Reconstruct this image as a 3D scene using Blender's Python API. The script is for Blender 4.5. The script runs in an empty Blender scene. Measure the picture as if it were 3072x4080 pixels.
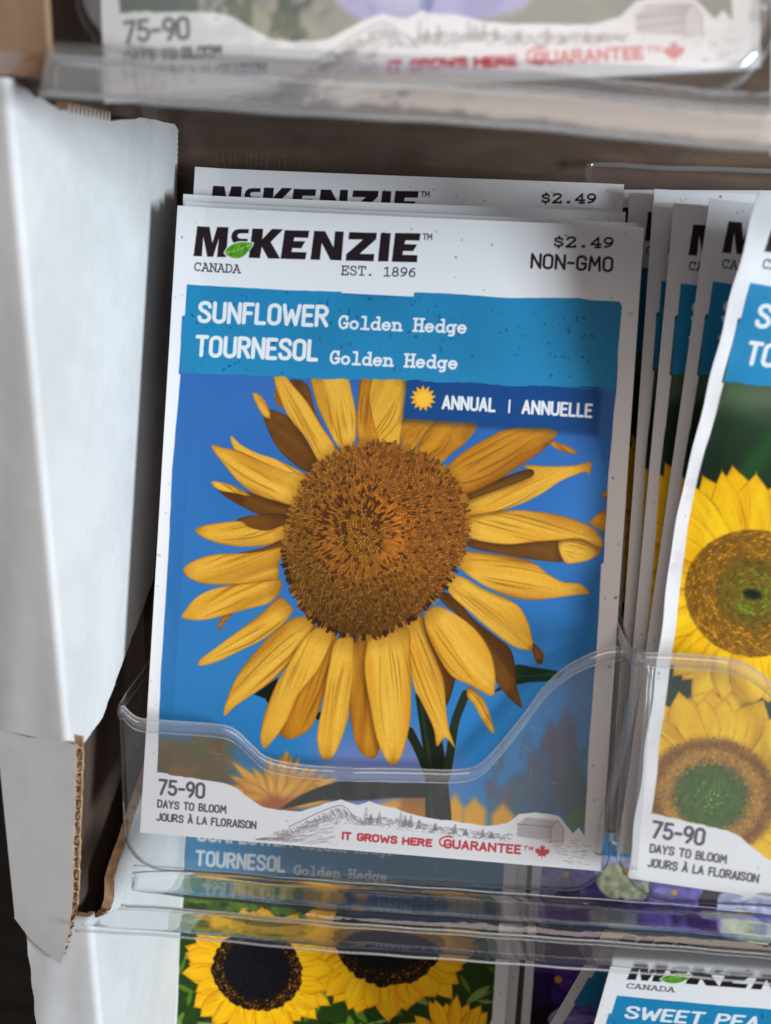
import bpy, math, random
import numpy as np
from mathutils import Matrix, Vector

S = bpy.context.scene
COL = S.collection
random.seed(11)

# ------------------------------------------------------------------ camera, world, lamps, exposure
# rack frame in millimetres: a = right, b = up along a leaning seed packet, c = out of the packet towards the viewer
LEAN = math.radians(27)
_s, _c = math.sin(LEAN), math.cos(LEAN)
FR = Matrix(((1, 0, 0, 0), (0, _s, -_c, 0), (0, _c, _s, 0.9), (0, 0, 0, 1)))   # rack frame -> world (metres)


def fr(a, b, c):
    return FR @ Vector((a * .001, b * .001, c * .001))


cam_d = bpy.data.cameras.new('camera')
cam = bpy.data.objects.new('camera', cam_d)
COL.objects.link(cam)
# columns: image right, image up, backwards (all in the rack frame)
_R = ((0.99676622, -0.06347905, 0.04926973), (0.0640701, 0.99789006, -0.0105096), (-0.04849863, 0.01363233, 0.99873021))
right = Vector((_R[0][0], -_R[0][1], -_R[0][2]))
down = Vector((_R[1][0], -_R[1][1], -_R[1][2]))
fwd = Vector((_R[2][0], -_R[2][1], -_R[2][2]))
loc = Vector((6.708, 62.713, 150.618)) * .001
m = Matrix.Identity(4)
for i in range(3):
    m[i][0], m[i][1], m[i][2], m[i][3] = right[i], -down[i], -fwd[i], loc[i]
cam.matrix_world = FR @ m
cam_d.sensor_fit = 'HORIZONTAL'
cam_d.sensor_width = 36
cam_d.lens = 39.69
cam_d.clip_start = .004
cam_d.clip_end = 60
cam_d.dof.use_dof = True
cam_d.dof.focus_distance = .167
cam_d.dof.aperture_fstop = 19
S.camera = cam

W = bpy.data.worlds.new('World')
S.world = W
W.use_nodes = True
bg = W.node_tree.nodes['Background']
bg.inputs[0].default_value = (1.0, .90, .87, 1)
bg.inputs[1].default_value = .25


def area(name, frm, to, sx, sy, power, color):
    d = bpy.data.lights.new(name, 'AREA')
    d.shape = 'RECTANGLE'
    d.size, d.size_y = sx, sy
    d.energy = power
    d.color = color
    o = bpy.data.objects.new(name, d)
    COL.objects.link(o)
    p, q = fr(*frm), fr(*to)
    o.location = p
    o.rotation_euler = (q - p).to_track_quat('-Z', 'Y').to_euler()
    return o


area('window_light', (830, -35, 490), (0, 60, 0), .20, .26, 14.1, (.80, .91, 1.0))
area('ceiling_light', (120, 420, 620), (0, 60, 0), .5, .3, 1.6, (1.0, .84, .74))

S.render.engine = 'CYCLES'
S.cycles.use_denoising = True
S.cycles.max_bounces = 24
S.cycles.transparent_max_bounces = 40
S.cycles.transmission_bounces = 12
S.cycles.caustics_refractive = False
S.cycles.caustics_reflective = False
S.view_settings.view_transform = 'Standard'
S.view_settings.look = 'None'
S.view_settings.exposure = 0
S.view_settings.gamma = 1


# ------------------------------------------------------------------ helpers
def tag(o, label=None, cat=None, group=None, kind=None):
    if label: o['label'] = label
    if cat: o['category'] = cat
    if group: o['group'] = group
    if kind: o['kind'] = kind
    return o


def empty(name, mat):
    o = bpy.data.objects.new(name, None)
    o.empty_display_size = .01
    COL.objects.link(o)
    o.matrix_world = mat
    return o


def mesh_obj(name, V, F, mat, parent=None, smooth=True, mats=None, fmat=None):
    """V in millimetres of the parent's frame."""
    me = bpy.data.meshes.new(name)
    me.from_pydata([(x * .001, y * .001, z * .001) for x, y, z in V], [], F)
    me.update()
    for mm in (mats or [mat]):
        me.materials.append(mm)
    if fmat is not None:
        me.polygons.foreach_set('material_index', fmat)
    if smooth:
        me.polygons.foreach_set('use_smooth', [True] * len(me.polygons))
    o = bpy.data.objects.new(name, me)
    COL.objects.link(o)
    if parent: o.parent = parent
    else: o.matrix_world = FR
    return o


def grid_faces(n, k, closed=False, off=0):
    """n rows of k vertices"""
    F = []
    for i in range(n - 1):
        for j in range(k if closed else k - 1):
            j2 = (j + 1) % k
            F.append((off + i * k + j, off + i * k + j2, off + (i + 1) * k + j2, off + (i + 1) * k + j))
    return F


def noise1(n, rnd, octaves=3, amp=1.0):
    out = np.zeros(n)
    for o in range(octaves):
        k = max(3, int(n / (12 / 2 ** o)))
        p = np.array([rnd.uniform(-1, 1) for _ in range(k)])
        out += np.interp(np.linspace(0, k - 1, n), np.arange(k), p) / 2 ** o
    return out * amp


# ------------------------------------------------------------------ materials
def new_mat(name):
    mt = bpy.data.materials.new(name)
    mt.use_nodes = True
    nt = mt.node_tree
    return mt, nt, nt.nodes['Principled BSDF'], nt.nodes['Material Output']


def N(nt, t, **kw):
    n = nt.nodes.new(t)
    for k_, v in kw.items():
        setattr(n, k_, v)
    return n


def bump(nt, b, scale, strength, dist=.0002, detail=4, aniso=None):
    tc = N(nt, 'ShaderNodeTexCoord')
    mp = N(nt, 'ShaderNodeMapping')
    if aniso: mp.inputs['Scale'].default_value = aniso
    nz = N(nt, 'ShaderNodeTexNoise')
    nz.inputs['Scale'].default_value = scale
    nz.inputs['Detail'].default_value = detail
    bp = N(nt, 'ShaderNodeBump')
    bp.inputs['Strength'].default_value = strength
    bp.inputs['Distance'].default_value = dist
    L = nt.links.new
    L(tc.outputs['Object'], mp.inputs[0]); L(mp.outputs[0], nz.inputs['Vector'])
    L(nz.outputs['Fac'], bp.inputs['Height']); L(bp.outputs[0], b.inputs['Normal'])
    return nz, mp


def mat_print(name):
    mt, nt, b, out = new_mat(name)
    a = N(nt, 'ShaderNodeAttribute', attribute_name='ink')
    nt.links.new(a.outputs['Color'], b.inputs['Base Color'])
    b.inputs['Roughness'].default_value = .46
    b.inputs['Specular IOR Level'].default_value = .16
    bump(nt, b, 900, .10, .0001, 3)
    return mt


def mat_noise(name, c1, c2, scale, rough=.9, spec=.2, aniso=None, bs=.3, bd=.0003, detail=5):
    mt, nt, b, out = new_mat(name)
    nz, mp = bump(nt, b, scale, bs, bd, detail, aniso)
    r = N(nt, 'ShaderNodeValToRGB')
    r.color_ramp.elements[0].position = .32
    r.color_ramp.elements[1].position = .68
    r.color_ramp.elements[0].color = (*c1, 1)
    r.color_ramp.elements[1].color = (*c2, 1)
    nt.links.new(nz.outputs['Fac'], r.inputs[0])
    nt.links.new(r.outputs[0], b.inputs['Base Color'])
    b.inputs['Roughness'].default_value = rough
    b.inputs['Specular IOR Level'].default_value = spec
    return mt


def mat_plastic(name, rough=.07, gain=1.2, haze=.035, tint=(.985, .988, .988), bs=.12, scale=60, bd=.0006, ior=1.5):
    """one clear sheet of thermoformed plastic: see-through, a fresnel sheen, a trace of haze"""
    mt, nt, b, out = new_mat(name)
    nt.nodes.remove(b)
    L = nt.links.new
    tr = N(nt, 'ShaderNodeBsdfTransparent'); tr.inputs[0].default_value = (*tint, 1)
    df = N(nt, 'ShaderNodeBsdfDiffuse'); df.inputs[0].default_value = (.8, .82, .83, 1)
    gl = N(nt, 'ShaderNodeBsdfGlossy'); gl.inputs['Roughness'].default_value = rough
    # two-sided Schlick sheen: the sheet looks the same from either side
    ge = N(nt, 'ShaderNodeNewGeometry')
    dt = N(nt, 'ShaderNodeVectorMath', operation='DOT_PRODUCT')
    ab = N(nt, 'ShaderNodeMath', operation='ABSOLUTE')
    iv = N(nt, 'ShaderNodeMath', operation='SUBTRACT', use_clamp=True); iv.inputs[0].default_value = 1
    pw = N(nt, 'ShaderNodeMath', operation='POWER'); pw.inputs[1].default_value = 4.2
    f0 = ((ior - 1) / (ior + 1)) ** 2 * 1.8
    fz = N(nt, 'ShaderNodeMath', operation='MULTIPLY_ADD'); fz.inputs[1].default_value = 1 - f0; fz.inputs[2].default_value = f0
    mu = N(nt, 'ShaderNodeMath', operation='MULTIPLY', use_clamp=True); mu.inputs[1].default_value = gain
    tc = N(nt, 'ShaderNodeTexCoord')
    nz = N(nt, 'ShaderNodeTexNoise'); nz.inputs['Scale'].default_value = scale; nz.inputs['Detail'].default_value = 3
    bp = N(nt, 'ShaderNodeBump'); bp.inputs['Strength'].default_value = bs; bp.inputs['Distance'].default_value = bd
    L(tc.outputs['Object'], nz.inputs['Vector']); L(nz.outputs['Fac'], bp.inputs['Height'])
    L(bp.outputs[0], gl.inputs['Normal']); L(bp.outputs[0], dt.inputs[0]); L(ge.outputs['Incoming'], dt.inputs[1])
    L(dt.outputs['Value'], ab.inputs[0]); L(ab.outputs[0], iv.inputs[1]); L(iv.outputs[0], pw.inputs[0]); L(pw.outputs[0], fz.inputs[0])
    m1 = N(nt, 'ShaderNodeMixShader'); m1.inputs[0].default_value = haze
    L(tr.outputs[0], m1.inputs[1]); L(df.outputs[0], m1.inputs[2])
    m2 = N(nt, 'ShaderNodeMixShader')
    L(fz.outputs[0], mu.inputs[0]); L(mu.outputs[0], m2.inputs[0])
    L(m1.outputs[0], m2.inputs[1]); L(gl.outputs[0], m2.inputs[2])
    L(m2.outputs[0], out.inputs['Surface'])
    return mt


def mat_clear_thick(name, rough=.02):
    """clear plastic thick enough to bend what lies behind it"""
    mt, nt, b, out = new_mat(name)
    nt.nodes.remove(b)
    L = nt.links.new
    tr = N(nt, 'ShaderNodeBsdfTransparent'); tr.inputs[0].default_value = (.97, .975, .975, 1)
    rf = N(nt, 'ShaderNodeBsdfRefraction'); rf.inputs['IOR'].default_value = 1.2; rf.inputs['Roughness'].default_value = rough
    gl = N(nt, 'ShaderNodeBsdfGlossy'); gl.inputs['Roughness'].default_value = .08
    tc = N(nt, 'ShaderNodeTexCoord'); mp = N(nt, 'ShaderNodeMapping'); mp.inputs['Scale'].default_value = (.2, 1, 1)
    nz = N(nt, 'ShaderNodeTexNoise'); nz.inputs['Scale'].default_value = 160; nz.inputs['Detail'].default_value = 2
    bp = N(nt, 'ShaderNodeBump'); bp.inputs['Strength'].default_value = .25; bp.inputs['Distance'].default_value = .001
    L(tc.outputs['Object'], mp.inputs[0]); L(mp.outputs[0], nz.inputs['Vector']); L(nz.outputs['Fac'], bp.inputs['Height'])
    L(bp.outputs[0], rf.inputs['Normal']); L(bp.outputs[0], gl.inputs['Normal'])
    m1 = N(nt, 'ShaderNodeMixShader'); m1.inputs[0].default_value = .62
    L(tr.outputs[0], m1.inputs[1]); L(rf.outputs[0], m1.inputs[2])
    m2 = N(nt, 'ShaderNodeMixShader'); m2.inputs[0].default_value = .03
    L(m1.outputs[0], m2.inputs[1]); L(gl.outputs[0], m2.inputs[2])
    L(m2.outputs[0], out.inputs['Surface'])
    return mt


M_PRINT = mat_print('printed_paper')
M_PAPER = mat_noise('white_paper', (.70, .69, .70), (.76, .75, .76), 400, .6, .3)
M_BOARD = mat_noise('white_cardboard', (.60, .60, .595), (.625, .625, .62), 420, .9, .12, (1, .5, 1), .05, .0002)
_nt = M_BOARD.node_tree
_tc, _n1, _mx = N(_nt, 'ShaderNodeTexCoord'), N(_nt, 'ShaderNodeTexNoise'), N(_nt, 'ShaderNodeMix', data_type='RGBA', blend_type='MULTIPLY')
_n1.inputs['Scale'].default_value = 45; _n1.inputs['Detail'].default_value = 6; _n1.inputs['Roughness'].default_value = .65
_rp = N(_nt, 'ShaderNodeValToRGB'); _rp.color_ramp.elements[0].position = .36; _rp.color_ramp.elements[1].position = .56
_rp.color_ramp.elements[0].color = (.87, .865, .86, 1); _rp.color_ramp.elements[1].color = (1, 1, 1, 1)
_b = _nt.nodes['Principled BSDF']; _src = _b.inputs['Base Color'].links[0].from_socket
_mx.inputs['Factor'].default_value = .75
_nt.links.new(_tc.outputs['Object'], _n1.inputs['Vector']); _nt.links.new(_n1.outputs['Fac'], _rp.inputs[0])
_nt.links.new(_src, _mx.inputs[6]); _nt.links.new(_rp.outputs[0], _mx.inputs[7]); _nt.links.new(_mx.outputs[2], _b.inputs['Base Color'])
M_KRAFT = mat_noise('raw_kraft', (.33, .19, .105), (.52, .34, .21), 420, .95, .1, (1, .4, 1), .5, .0004)
M_BROWN = mat_noise('brown_cardboard', (.092, .056, .036), (.135, .086, .058), 300, .75, .3, (.3, 1, 1), .35, .0003)
M_SCUFF = mat_noise('scuffed_brown_cardboard', (.14, .095, .07), (.20, .145, .11), 300)
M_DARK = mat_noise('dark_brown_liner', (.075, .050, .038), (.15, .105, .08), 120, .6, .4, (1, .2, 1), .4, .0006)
M_TAN = mat_noise('tan_kraft_liner', (.24, .145, .085), (.36, .235, .15), 160, .8, .2, (1, .15, 1), .4, .0004)
M_FLOOR = mat_noise('dark_wood', (.010, .007, .005), (.022, .015, .011), 14, .7, .2, (1, 6, 1), .3, .001)
M_CLEAR = mat_plastic('clear_plastic', .06, 1.3, .045)
M_RIM = mat_plastic('clear_plastic_rim', .10, 1.7, .11, (.96, .965, .965), .25, 160, .0008)
M_BASE = mat_plastic('clear_plastic_base', .14, .35, .012, (.98, .985, .985), .3, 70)
M_GLARE_HAZE = mat_plastic('glare_haze_plastic', .12, 1.2, .13, (.97, .97, .97), .4, 90, .0012)  # glare and reflected packet white put in as a pale diffuse haze
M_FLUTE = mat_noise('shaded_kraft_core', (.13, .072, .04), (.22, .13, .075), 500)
M_FILLET = mat_plastic('clear_plastic_corner', .05, 2.0, .02, (.975, .98, .98), .12, 60)
M_UNDER = mat_plastic('clear_plastic_floor', .2, .10, .0, (.985, .985, .985), .2, 60)
M_EDGE = mat_plastic('clear_plastic_edge', .12, 2.0, .22, (.95, .96, .965), .05, 120)
M_SHEET = mat_plastic('clear_plastic_sheet', .06, 1.0, .008, (.985, .988, .988), .3, 110, .0012)
M_LEDGE = mat_clear_thick('clear_plastic_ledge')

# ------------------------------------------------------------------ the print: ink on paper, worked out point by point
PW, PH = 82.5, 113.0
HM = np.array(((8.44803394e-02, 5.06686062e-03, -3.46714398e+01), (7.00852917e-03, -8.36302314e-02, 1.48330403e+02), (2.72949931e-05, -5.82222512e-06, 1.0)))


def dmm(pts):
    """design sheet units -> millimetres on the packet"""
    p = np.asarray(pts, float)
    q = np.c_[p, np.ones(len(p))] @ HM.T
    return q[:, :2] / q[:, 2:]


def zmm(pts):
    p = np.asarray(pts, float)
    return dmm(np.c_[(600 + p[:, 0] / .87684) / 1.84394, (1450 + p[:, 1] / .87684) / 1.84394])


def smooth(pts, n=5, closed=True):
    p = np.asarray(pts, float)
    k = len(p)
    out = []
    for i in range(k if closed else k - 1):
        if closed:
            p0, p1, p2, p3 = p[(i - 1) % k], p[i], p[(i + 1) % k], p[(i + 2) % k]
        else:
            p0, p1, p2, p3 = p[max(i - 1, 0)], p[i], p[i + 1], p[min(i + 2, k - 1)]
        for t in np.arange(n) / n:
            out.append(.5 * ((2 * p1) + (-p0 + p2) * t + (2 * p0 - 5 * p1 + 4 * p2 - p3) * t * t + (-p0 + 3 * p1 - 3 * p2 + p3) * t ** 3))
    if not closed: out.append(p[-1])
    return np.array(out)


def jag(pts, rnd, step=.8, amp=.12):
    """torn-paper edge"""
    out = []
    p = np.asarray(pts, float)
    for i in range(len(p) - 1):
        L = np.linalg.norm(p[i + 1] - p[i]); n = max(1, int(L / step))
        for j in range(n):
            out.append(p[i] + (p[i + 1] - p[i]) * j / n + np.array([rnd.uniform(-1, 1), rnd.uniform(-1, 1)]) * (amp if j else 0))
    out.append(p[-1])
    return np.array(out)


class Art:
    def __init__(self, cell, seed, w=PW, h=PH):
        self.nx, self.ny = int(round(w / cell)) + 1, int(round(h / cell)) + 1
        self.u = np.linspace(0, w, self.nx); self.v = np.linspace(0, h, self.ny)
        self.cell = cell
        self.rgb = np.empty((self.ny, self.nx, 3)); self.rgb[:] = (.905, .90, .905)
        self.id = np.zeros((self.ny, self.nx), np.int8)
        self.rnd = random.Random(seed)
        self.rs = np.random.RandomState(seed)

    def noise(self, U, V, scale, seed=0, sy=None):
        r = np.random.RandomState(seed + 5).rand(64, 64)
        x = (U / scale) % 63; y = (V / (sy or scale)) % 63
        xi, yi = x.astype(int), y.astype(int); fx, fy = x - xi, y - yi
        fx = fx * fx * (3 - 2 * fx); fy = fy * fy * (3 - 2 * fy)
        return (r[yi, xi] * (1 - fx) + r[yi, xi + 1] * fx) * (1 - fy) + (r[yi + 1, xi] * (1 - fx) + r[yi + 1, xi + 1] * fx) * fy

    def box(self, x0, y0, x1, y1):
        i0, i1 = np.searchsorted(self.u, (x0, x1)); j0, j1 = np.searchsorted(self.v, (y0, y1))
        i0, j0 = max(i0 - 1, 0), max(j0 - 1, 0); i1, j1 = min(i1 + 1, self.nx), min(j1 + 1, self.ny)
        if i1 <= i0 or j1 <= j0: return None
        U, V = np.meshgrid(self.u[i0:i1], self.v[j0:j1])
        return (slice(j0, j1), slice(i0, i1)), U, V

    def put(self, sl, al, col):
        if isinstance(col, tuple): col = np.array(col)
        self.rgb[sl] = self.rgb[sl] * (1 - al[..., None]) + col * al[..., None]

    def cover(self, pts, soft=0):
        p = np.asarray(pts, float); g = max(soft, self.cell)
        b = self.box(p[:, 0].min() - g, p[:, 1].min() - g, p[:, 0].max() + g, p[:, 1].max() + g)
        if b is None: return None
        sl, U, V = b
        d2 = np.full(U.shape, 1e9); ins = np.zeros(U.shape, bool)
        for (x0, y0), (x1, y1) in zip(p, np.roll(p, -1, 0)):
            dx, dy = x1 - x0, y1 - y0
            l2 = dx * dx + dy * dy
            if l2 < 1e-12: continue
            t = np.clip(((U - x0) * dx + (V - y0) * dy) / l2, 0, 1)
            d2 = np.minimum(d2, (U - x0 - t * dx) ** 2 + (V - y0 - t * dy) ** 2)
            if dy:
                ins ^= ((V < y0) != (V < y1)) & (U < x0 + (V - y0) * dx / dy)
        d = np.sqrt(d2) * np.where(ins, -1, 1)
        g2 = max(soft, self.cell * .9)
        a = np.clip(.5 - d / g2, 0, 1)
        return sl, U, V, a * a * (3 - 2 * a) if soft else a, d

    def poly(self, pts, col, soft=0, alpha=1, ident=None):
        c = self.cover(pts, soft)
        if c is None: return
        sl, U, V, a, d = c
        self.put(sl, a * alpha, col(U, V) if callable(col) else col)
        if ident is not None: self.id[sl][a > .5] = ident

    def stroke(self, pts, w, col, alpha=1, soft=0):
        p = np.asarray(pts, float)
        g = w / 2 + self.cell + soft
        b = self.box(p[:, 0].min() - g, p[:, 1].min() - g, p[:, 0].max() + g, p[:, 1].max() + g)
        if b is None: return
        sl, U, V = b
        d2 = np.full(U.shape, 1e9)
        for (x0, y0), (x1, y1) in zip(p[:-1], p[1:]):
            dx, dy = x1 - x0, y1 - y0
            l2 = max(dx * dx + dy * dy, 1e-12)
            t = np.clip(((U - x0) * dx + (V - y0) * dy) / l2, 0, 1)
            d2 = np.minimum(d2, (U - x0 - t * dx) ** 2 + (V - y0 - t * dy) ** 2)
        a = np.clip(.5 - (np.sqrt(d2) - w / 2) / max(self.cell * .9, soft), 0, 1)
        self.put(sl, a * alpha, col)

    def dot(self, x, y, r, col, alpha=1):
        b = self.box(x - r - self.cell, y - r - self.cell, x + r + self.cell, y + r + self.cell)
        if b is None: return
        sl, U, V = b
        a = np.clip(.5 - (np.hypot(U - x, V - y) - r) / (self.cell * .9), 0, 1)
        self.put(sl, a * alpha, col)

    def text(self, s, u0, u1, v, h, font, w, col, wob=0, slope=0, slant=0):
        """fit the line between u0 and u1"""
        adv = []; x = 0
        for ch in s:
            gw, st = font(ch)
            adv.append(x); x += gw + (.21 if font is SANS else 0)
        tot = x - (.21 if font is SANS else 0)
        k = (u1 - u0) / tot
        for ch, x0 in zip(s, adv):
            gw, st = font(ch)
            ox, oy = self.rnd.uniform(-wob, wob), self.rnd.uniform(-wob, wob)
            for q in st:
                q = np.asarray(q, float)
                uu = u0 + (x0 + q[:, 0] + slant * q[:, 1]) * k + ox * h
                self.stroke(np.c_[uu, v + q[:, 1] * (1 - w / h) * h + w / 2 + oy * h + slope * (uu - u0)], w, col)

    def petal(self, pts, base, tip, kind=0, seed=0, soft=0, crease=3, pal=None):
        """one petal: pale yellow face, ochre edges, fine lines along it"""
        c = self.cover(smooth(pts), soft)
        if c is None: return
        sl, U, V, a, d = c
        if pal is None and not soft:                                  # the photographed flower: each petal shades the ones beneath
            if not hasattr(self, 'pm'): self.pm = np.zeros((self.ny, self.nx))
            sh = self.cover(smooth(pts) + np.array((-.45, -.55)), 1.5)
            if sh: self.put(sh[0], sh[3] * .62 * self.pm[sh[0]], (.30, .17, .035))
            self.pm[sl] = np.maximum(self.pm[sl], a)
        base, tip = np.asarray(base, float), np.asarray(tip, float)
        ax = tip - base; L = np.linalg.norm(ax); ax = ax / L
        t = ((U - base[0]) * ax[0] + (V - base[1]) * ax[1]) / L
        s = -(U - base[0]) * ax[1] + (V - base[1]) * ax[0]
        s = s + .7 * np.sin(t * 3 + seed)
        n = self.noise(s + 40, t * 20 + 40, .36, seed, 10)
        n2 = self.noise(s + 40, t * 20 + 40, 1.2, seed + 9, 9)
        n3 = self.noise(U + 20, V + 20, .22, seed + 3)
        lit, mid, low = pal or ((.90, .710, .270), (.83, .585, .155), (.52, .31, .06))
        if kind == 1: lit, mid, low = (.80, .555, .15), (.68, .43, .09), (.46, .26, .05)
        if kind == 2: lit, mid, low = (.46, .295, .10), (.36, .215, .065), (.22, .125, .04)
        lit, mid, low = map(np.array, (lit, mid, low))
        wid = max(.3, -d.min())
        q = np.clip(1 + d / wid, 0, 1)                                # 0 on the midrib, 1 on the edge
        fold = .5 + .5 * np.sin(s / wid * 3.6 + seed * 1.7 + .8 * np.sin(t * 4 + seed))
        k = .18 + .55 * (n2 - .35) + .42 * (n - .5) + .34 * fold * np.sin(np.pi * np.clip(t, 0, 1)) + .34 * np.clip(t - .55, 0, 1) + .18 * q ** 2
        if kind == 2: k = .3 + .8 * (n2 - .4) + .3 * (n - .5) + .3 * q + .25 * (.5 - t)
        k = np.clip(k, 0, 1)[..., None]
        colr = lit * (1 - k) + mid * k
        e = np.clip(1 + d / .40, 0, 1) ** 1.6 * np.clip(.25 + 1.1 * n2, 0, 1)
        side = np.clip(s / wid * math.copysign(1, math.cos(seed * 2.3)) - .25, 0, 1) * np.clip(.9 * n2 + .15, 0, 1) * .55   # the side that curls away
        e = np.clip(e * .75 + side, 0, .85)[..., None]
        colr = colr * (1 - e) + low * e
        bt = np.clip((.16 - t) / .20, 0, 1)[..., None] * .6
        colr = colr * (1 - bt) + low * .85 * bt
        tp = (np.clip((t - .86) / .14, 0, 1) * n2)[..., None] * .6
        colr = colr * (1 - tp) + low * 1.05 * tp
        colr = colr * (.965 + .07 * n3[..., None])
        if kind < 2 and crease:
            ln = np.zeros(U.shape)
            nt_ = crease
            for c_ in range(nt_):
                off = self.rnd.uniform(-.8, .8) * wid
                t0, t1 = self.rnd.uniform(.0, .35), self.rnd.uniform(.5, .98)
                cv = off * (.25 + .75 * np.sin(np.pi * np.clip(t * .88 + .1, 0, 1))) + .10 * np.sin(t * 9 + c_)
                g = (.10 + .16 * self.rnd.random()) * (1.4 - .7 * t)
                fade = np.clip((t - t0) / .12, 0, 1) * np.clip((t1 - t) / .25, 0, 1)
                ln = np.maximum(ln, np.clip(1 - np.abs(s - cv) / g, 0, 1) * fade * self.rnd.uniform(.30, .80))
            colr = colr * (1 - ln[..., None]) + low * ln[..., None]
        self.put(sl, a, colr)

    def speckle(self, n, x0, y0, x1, y1, cols, r=(.10, .28), ok=None):
        for _ in range(n):
            x, y = self.rnd.uniform(x0, x1), self.rnd.uniform(y0, y1)
            if ok and not ok(x, y): continue
            rr = self.rnd.uniform(*r); c = self.rnd.choice(cols); al = self.rnd.uniform(.35, .95)
            for _k in range(self.rnd.choice((1, 1, 2, 3))):
                self.dot(x, y, rr, c, al)
                x += self.rnd.uniform(-1.6, 1.6) * rr; y += self.rnd.uniform(-1.6, 1.6) * rr; rr *= self.rnd.uniform(.5, .9)


def arc(cx, cy, rx, ry, a0, a1, n=10):
    t = np.radians(np.linspace(a0, a1, n))
    return [(cx + rx * math.cos(x), cy + ry * math.sin(x)) for x in t]


def _sans():
    w = .46; r = .23
    O = arc(r, 1 - r, r, r, 0, 180) + arc(r, r, r, r, 180, 360) + [(w, 1 - r)]
    S_ = smooth([(.45, .80), (.38, .95), (.23, 1), (.08, .95), (.01, .80), (.07, .63), (.24, .52), (.40, .38), (.46, .21), (.38, .05), (.23, 0), (.07, .05), (0, .21)], 4, False)
    A = [[(0, 0), (.23, 1), (.46, 0)], [(.08, .30), (.38, .30)]]
    E = [[(.38, 1), (0, 1), (0, 0), (.38, 0)], [(0, .52), (.32, .52)]]
    P = [[(0, 0), (0, 1), (.22, 1)] + arc(.22, .75, .22, .25, 90, -90) + [(0, .5)]]
    C = arc(r, 1 - r, r, r, 0, 180) + arc(r, r, r, r, 180, 360)
    g = {
        'A': (w, A), 'À': (w, A + [[(.12, 1.30), (.26, 1.15)]]),
        'B': (.44, [[(0, 0), (0, 1), (.2, 1)] + arc(.2, .76, .2, .24, 90, -90) + [(0, .52)], [(.2, .52)] + arc(.21, .26, .23, .26, 90, -90) + [(0, 0)]]),
        'C': (w, [C]), 'D': (w, [[(0, 0), (0, 1), (.2, 1)] + arc(.2, .74, .26, .26, 90, 0) + arc(.2, .26, .26, .26, 0, -90) + [(0, 0)]]),
        'E': (.38, E), 'F': (.36, [[(.36, 1), (0, 1), (0, 0)], [(0, .52), (.30, .52)]]),
        'G': (w, [arc(r, 1 - r, r, r, 0, 180) + arc(r, r, r, r, 180, 360) + [(w, .46), (.26, .46)]]),
        'H': (w, [[(0, 0), (0, 1)], [(w, 0), (w, 1)], [(0, .52), (w, .52)]]), 'I': (.0, [[(0, 0), (0, 1)]]),
        'J': (.36, [[(.36, 1), (.36, .22)] + arc(.18, .2, .18, .2, 0, -165)]),
        'L': (.36, [[(0, 1), (0, 0), (.36, 0)]]), 'M': (.58, [[(0, 0), (.06, 1), (.29, .38), (.52, 1), (.58, 0)]]),
        'N': (.47, [[(0, 0), (0, 1), (.47, 0), (.47, 1)]]), 'O': (w, [O]), '0': (w, [O]), 'P': (.44, P),
        'R': (.45, P + [[(.2, .5), (.45, 0)]]), 'S': (w, [S_]), 'T': (.46, [[(0, 1), (.46, 1)], [(.23, 1), (.23, 0)]]),
        'U': (w, [[(0, 1)] + arc(r, r, r, r, 180, 360) + [(w, 1)]]), 'W': (.68, [[(0, 1), (.14, 0), (.34, .72), (.54, 0), (.68, 1)]]),
        'V': (.46, [[(0, 1), (.23, 0), (.46, 1)]]), 'Y': (.46, [[(0, 1), (.23, .48), (.46, 1)], [(.23, .48), (.23, 0)]]),
        '5': (.44, [[(.40, 1), (.05, 1), (.02, .56)] + arc(.2, .32, .24, .30, 120, -150)]),
        '7': (.44, [[(0, 1), (.44, 1), (.12, 0)]]),
        '9': (.44, [arc(.22, .72, .22, .28, 0, 360, 20), [(.44, .72), (.40, .3), (.2, 0)]]),
        '-': (.30, [[(0, .47), (.30, .47)]]), '|': (.0, [[(0, 0), (0, 1)]]), ' ': (.22, []), '.': (0, [[(0, 0), (0, .01)]]),
        'c': (w * .9, [C]),
    }
    return g


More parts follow.
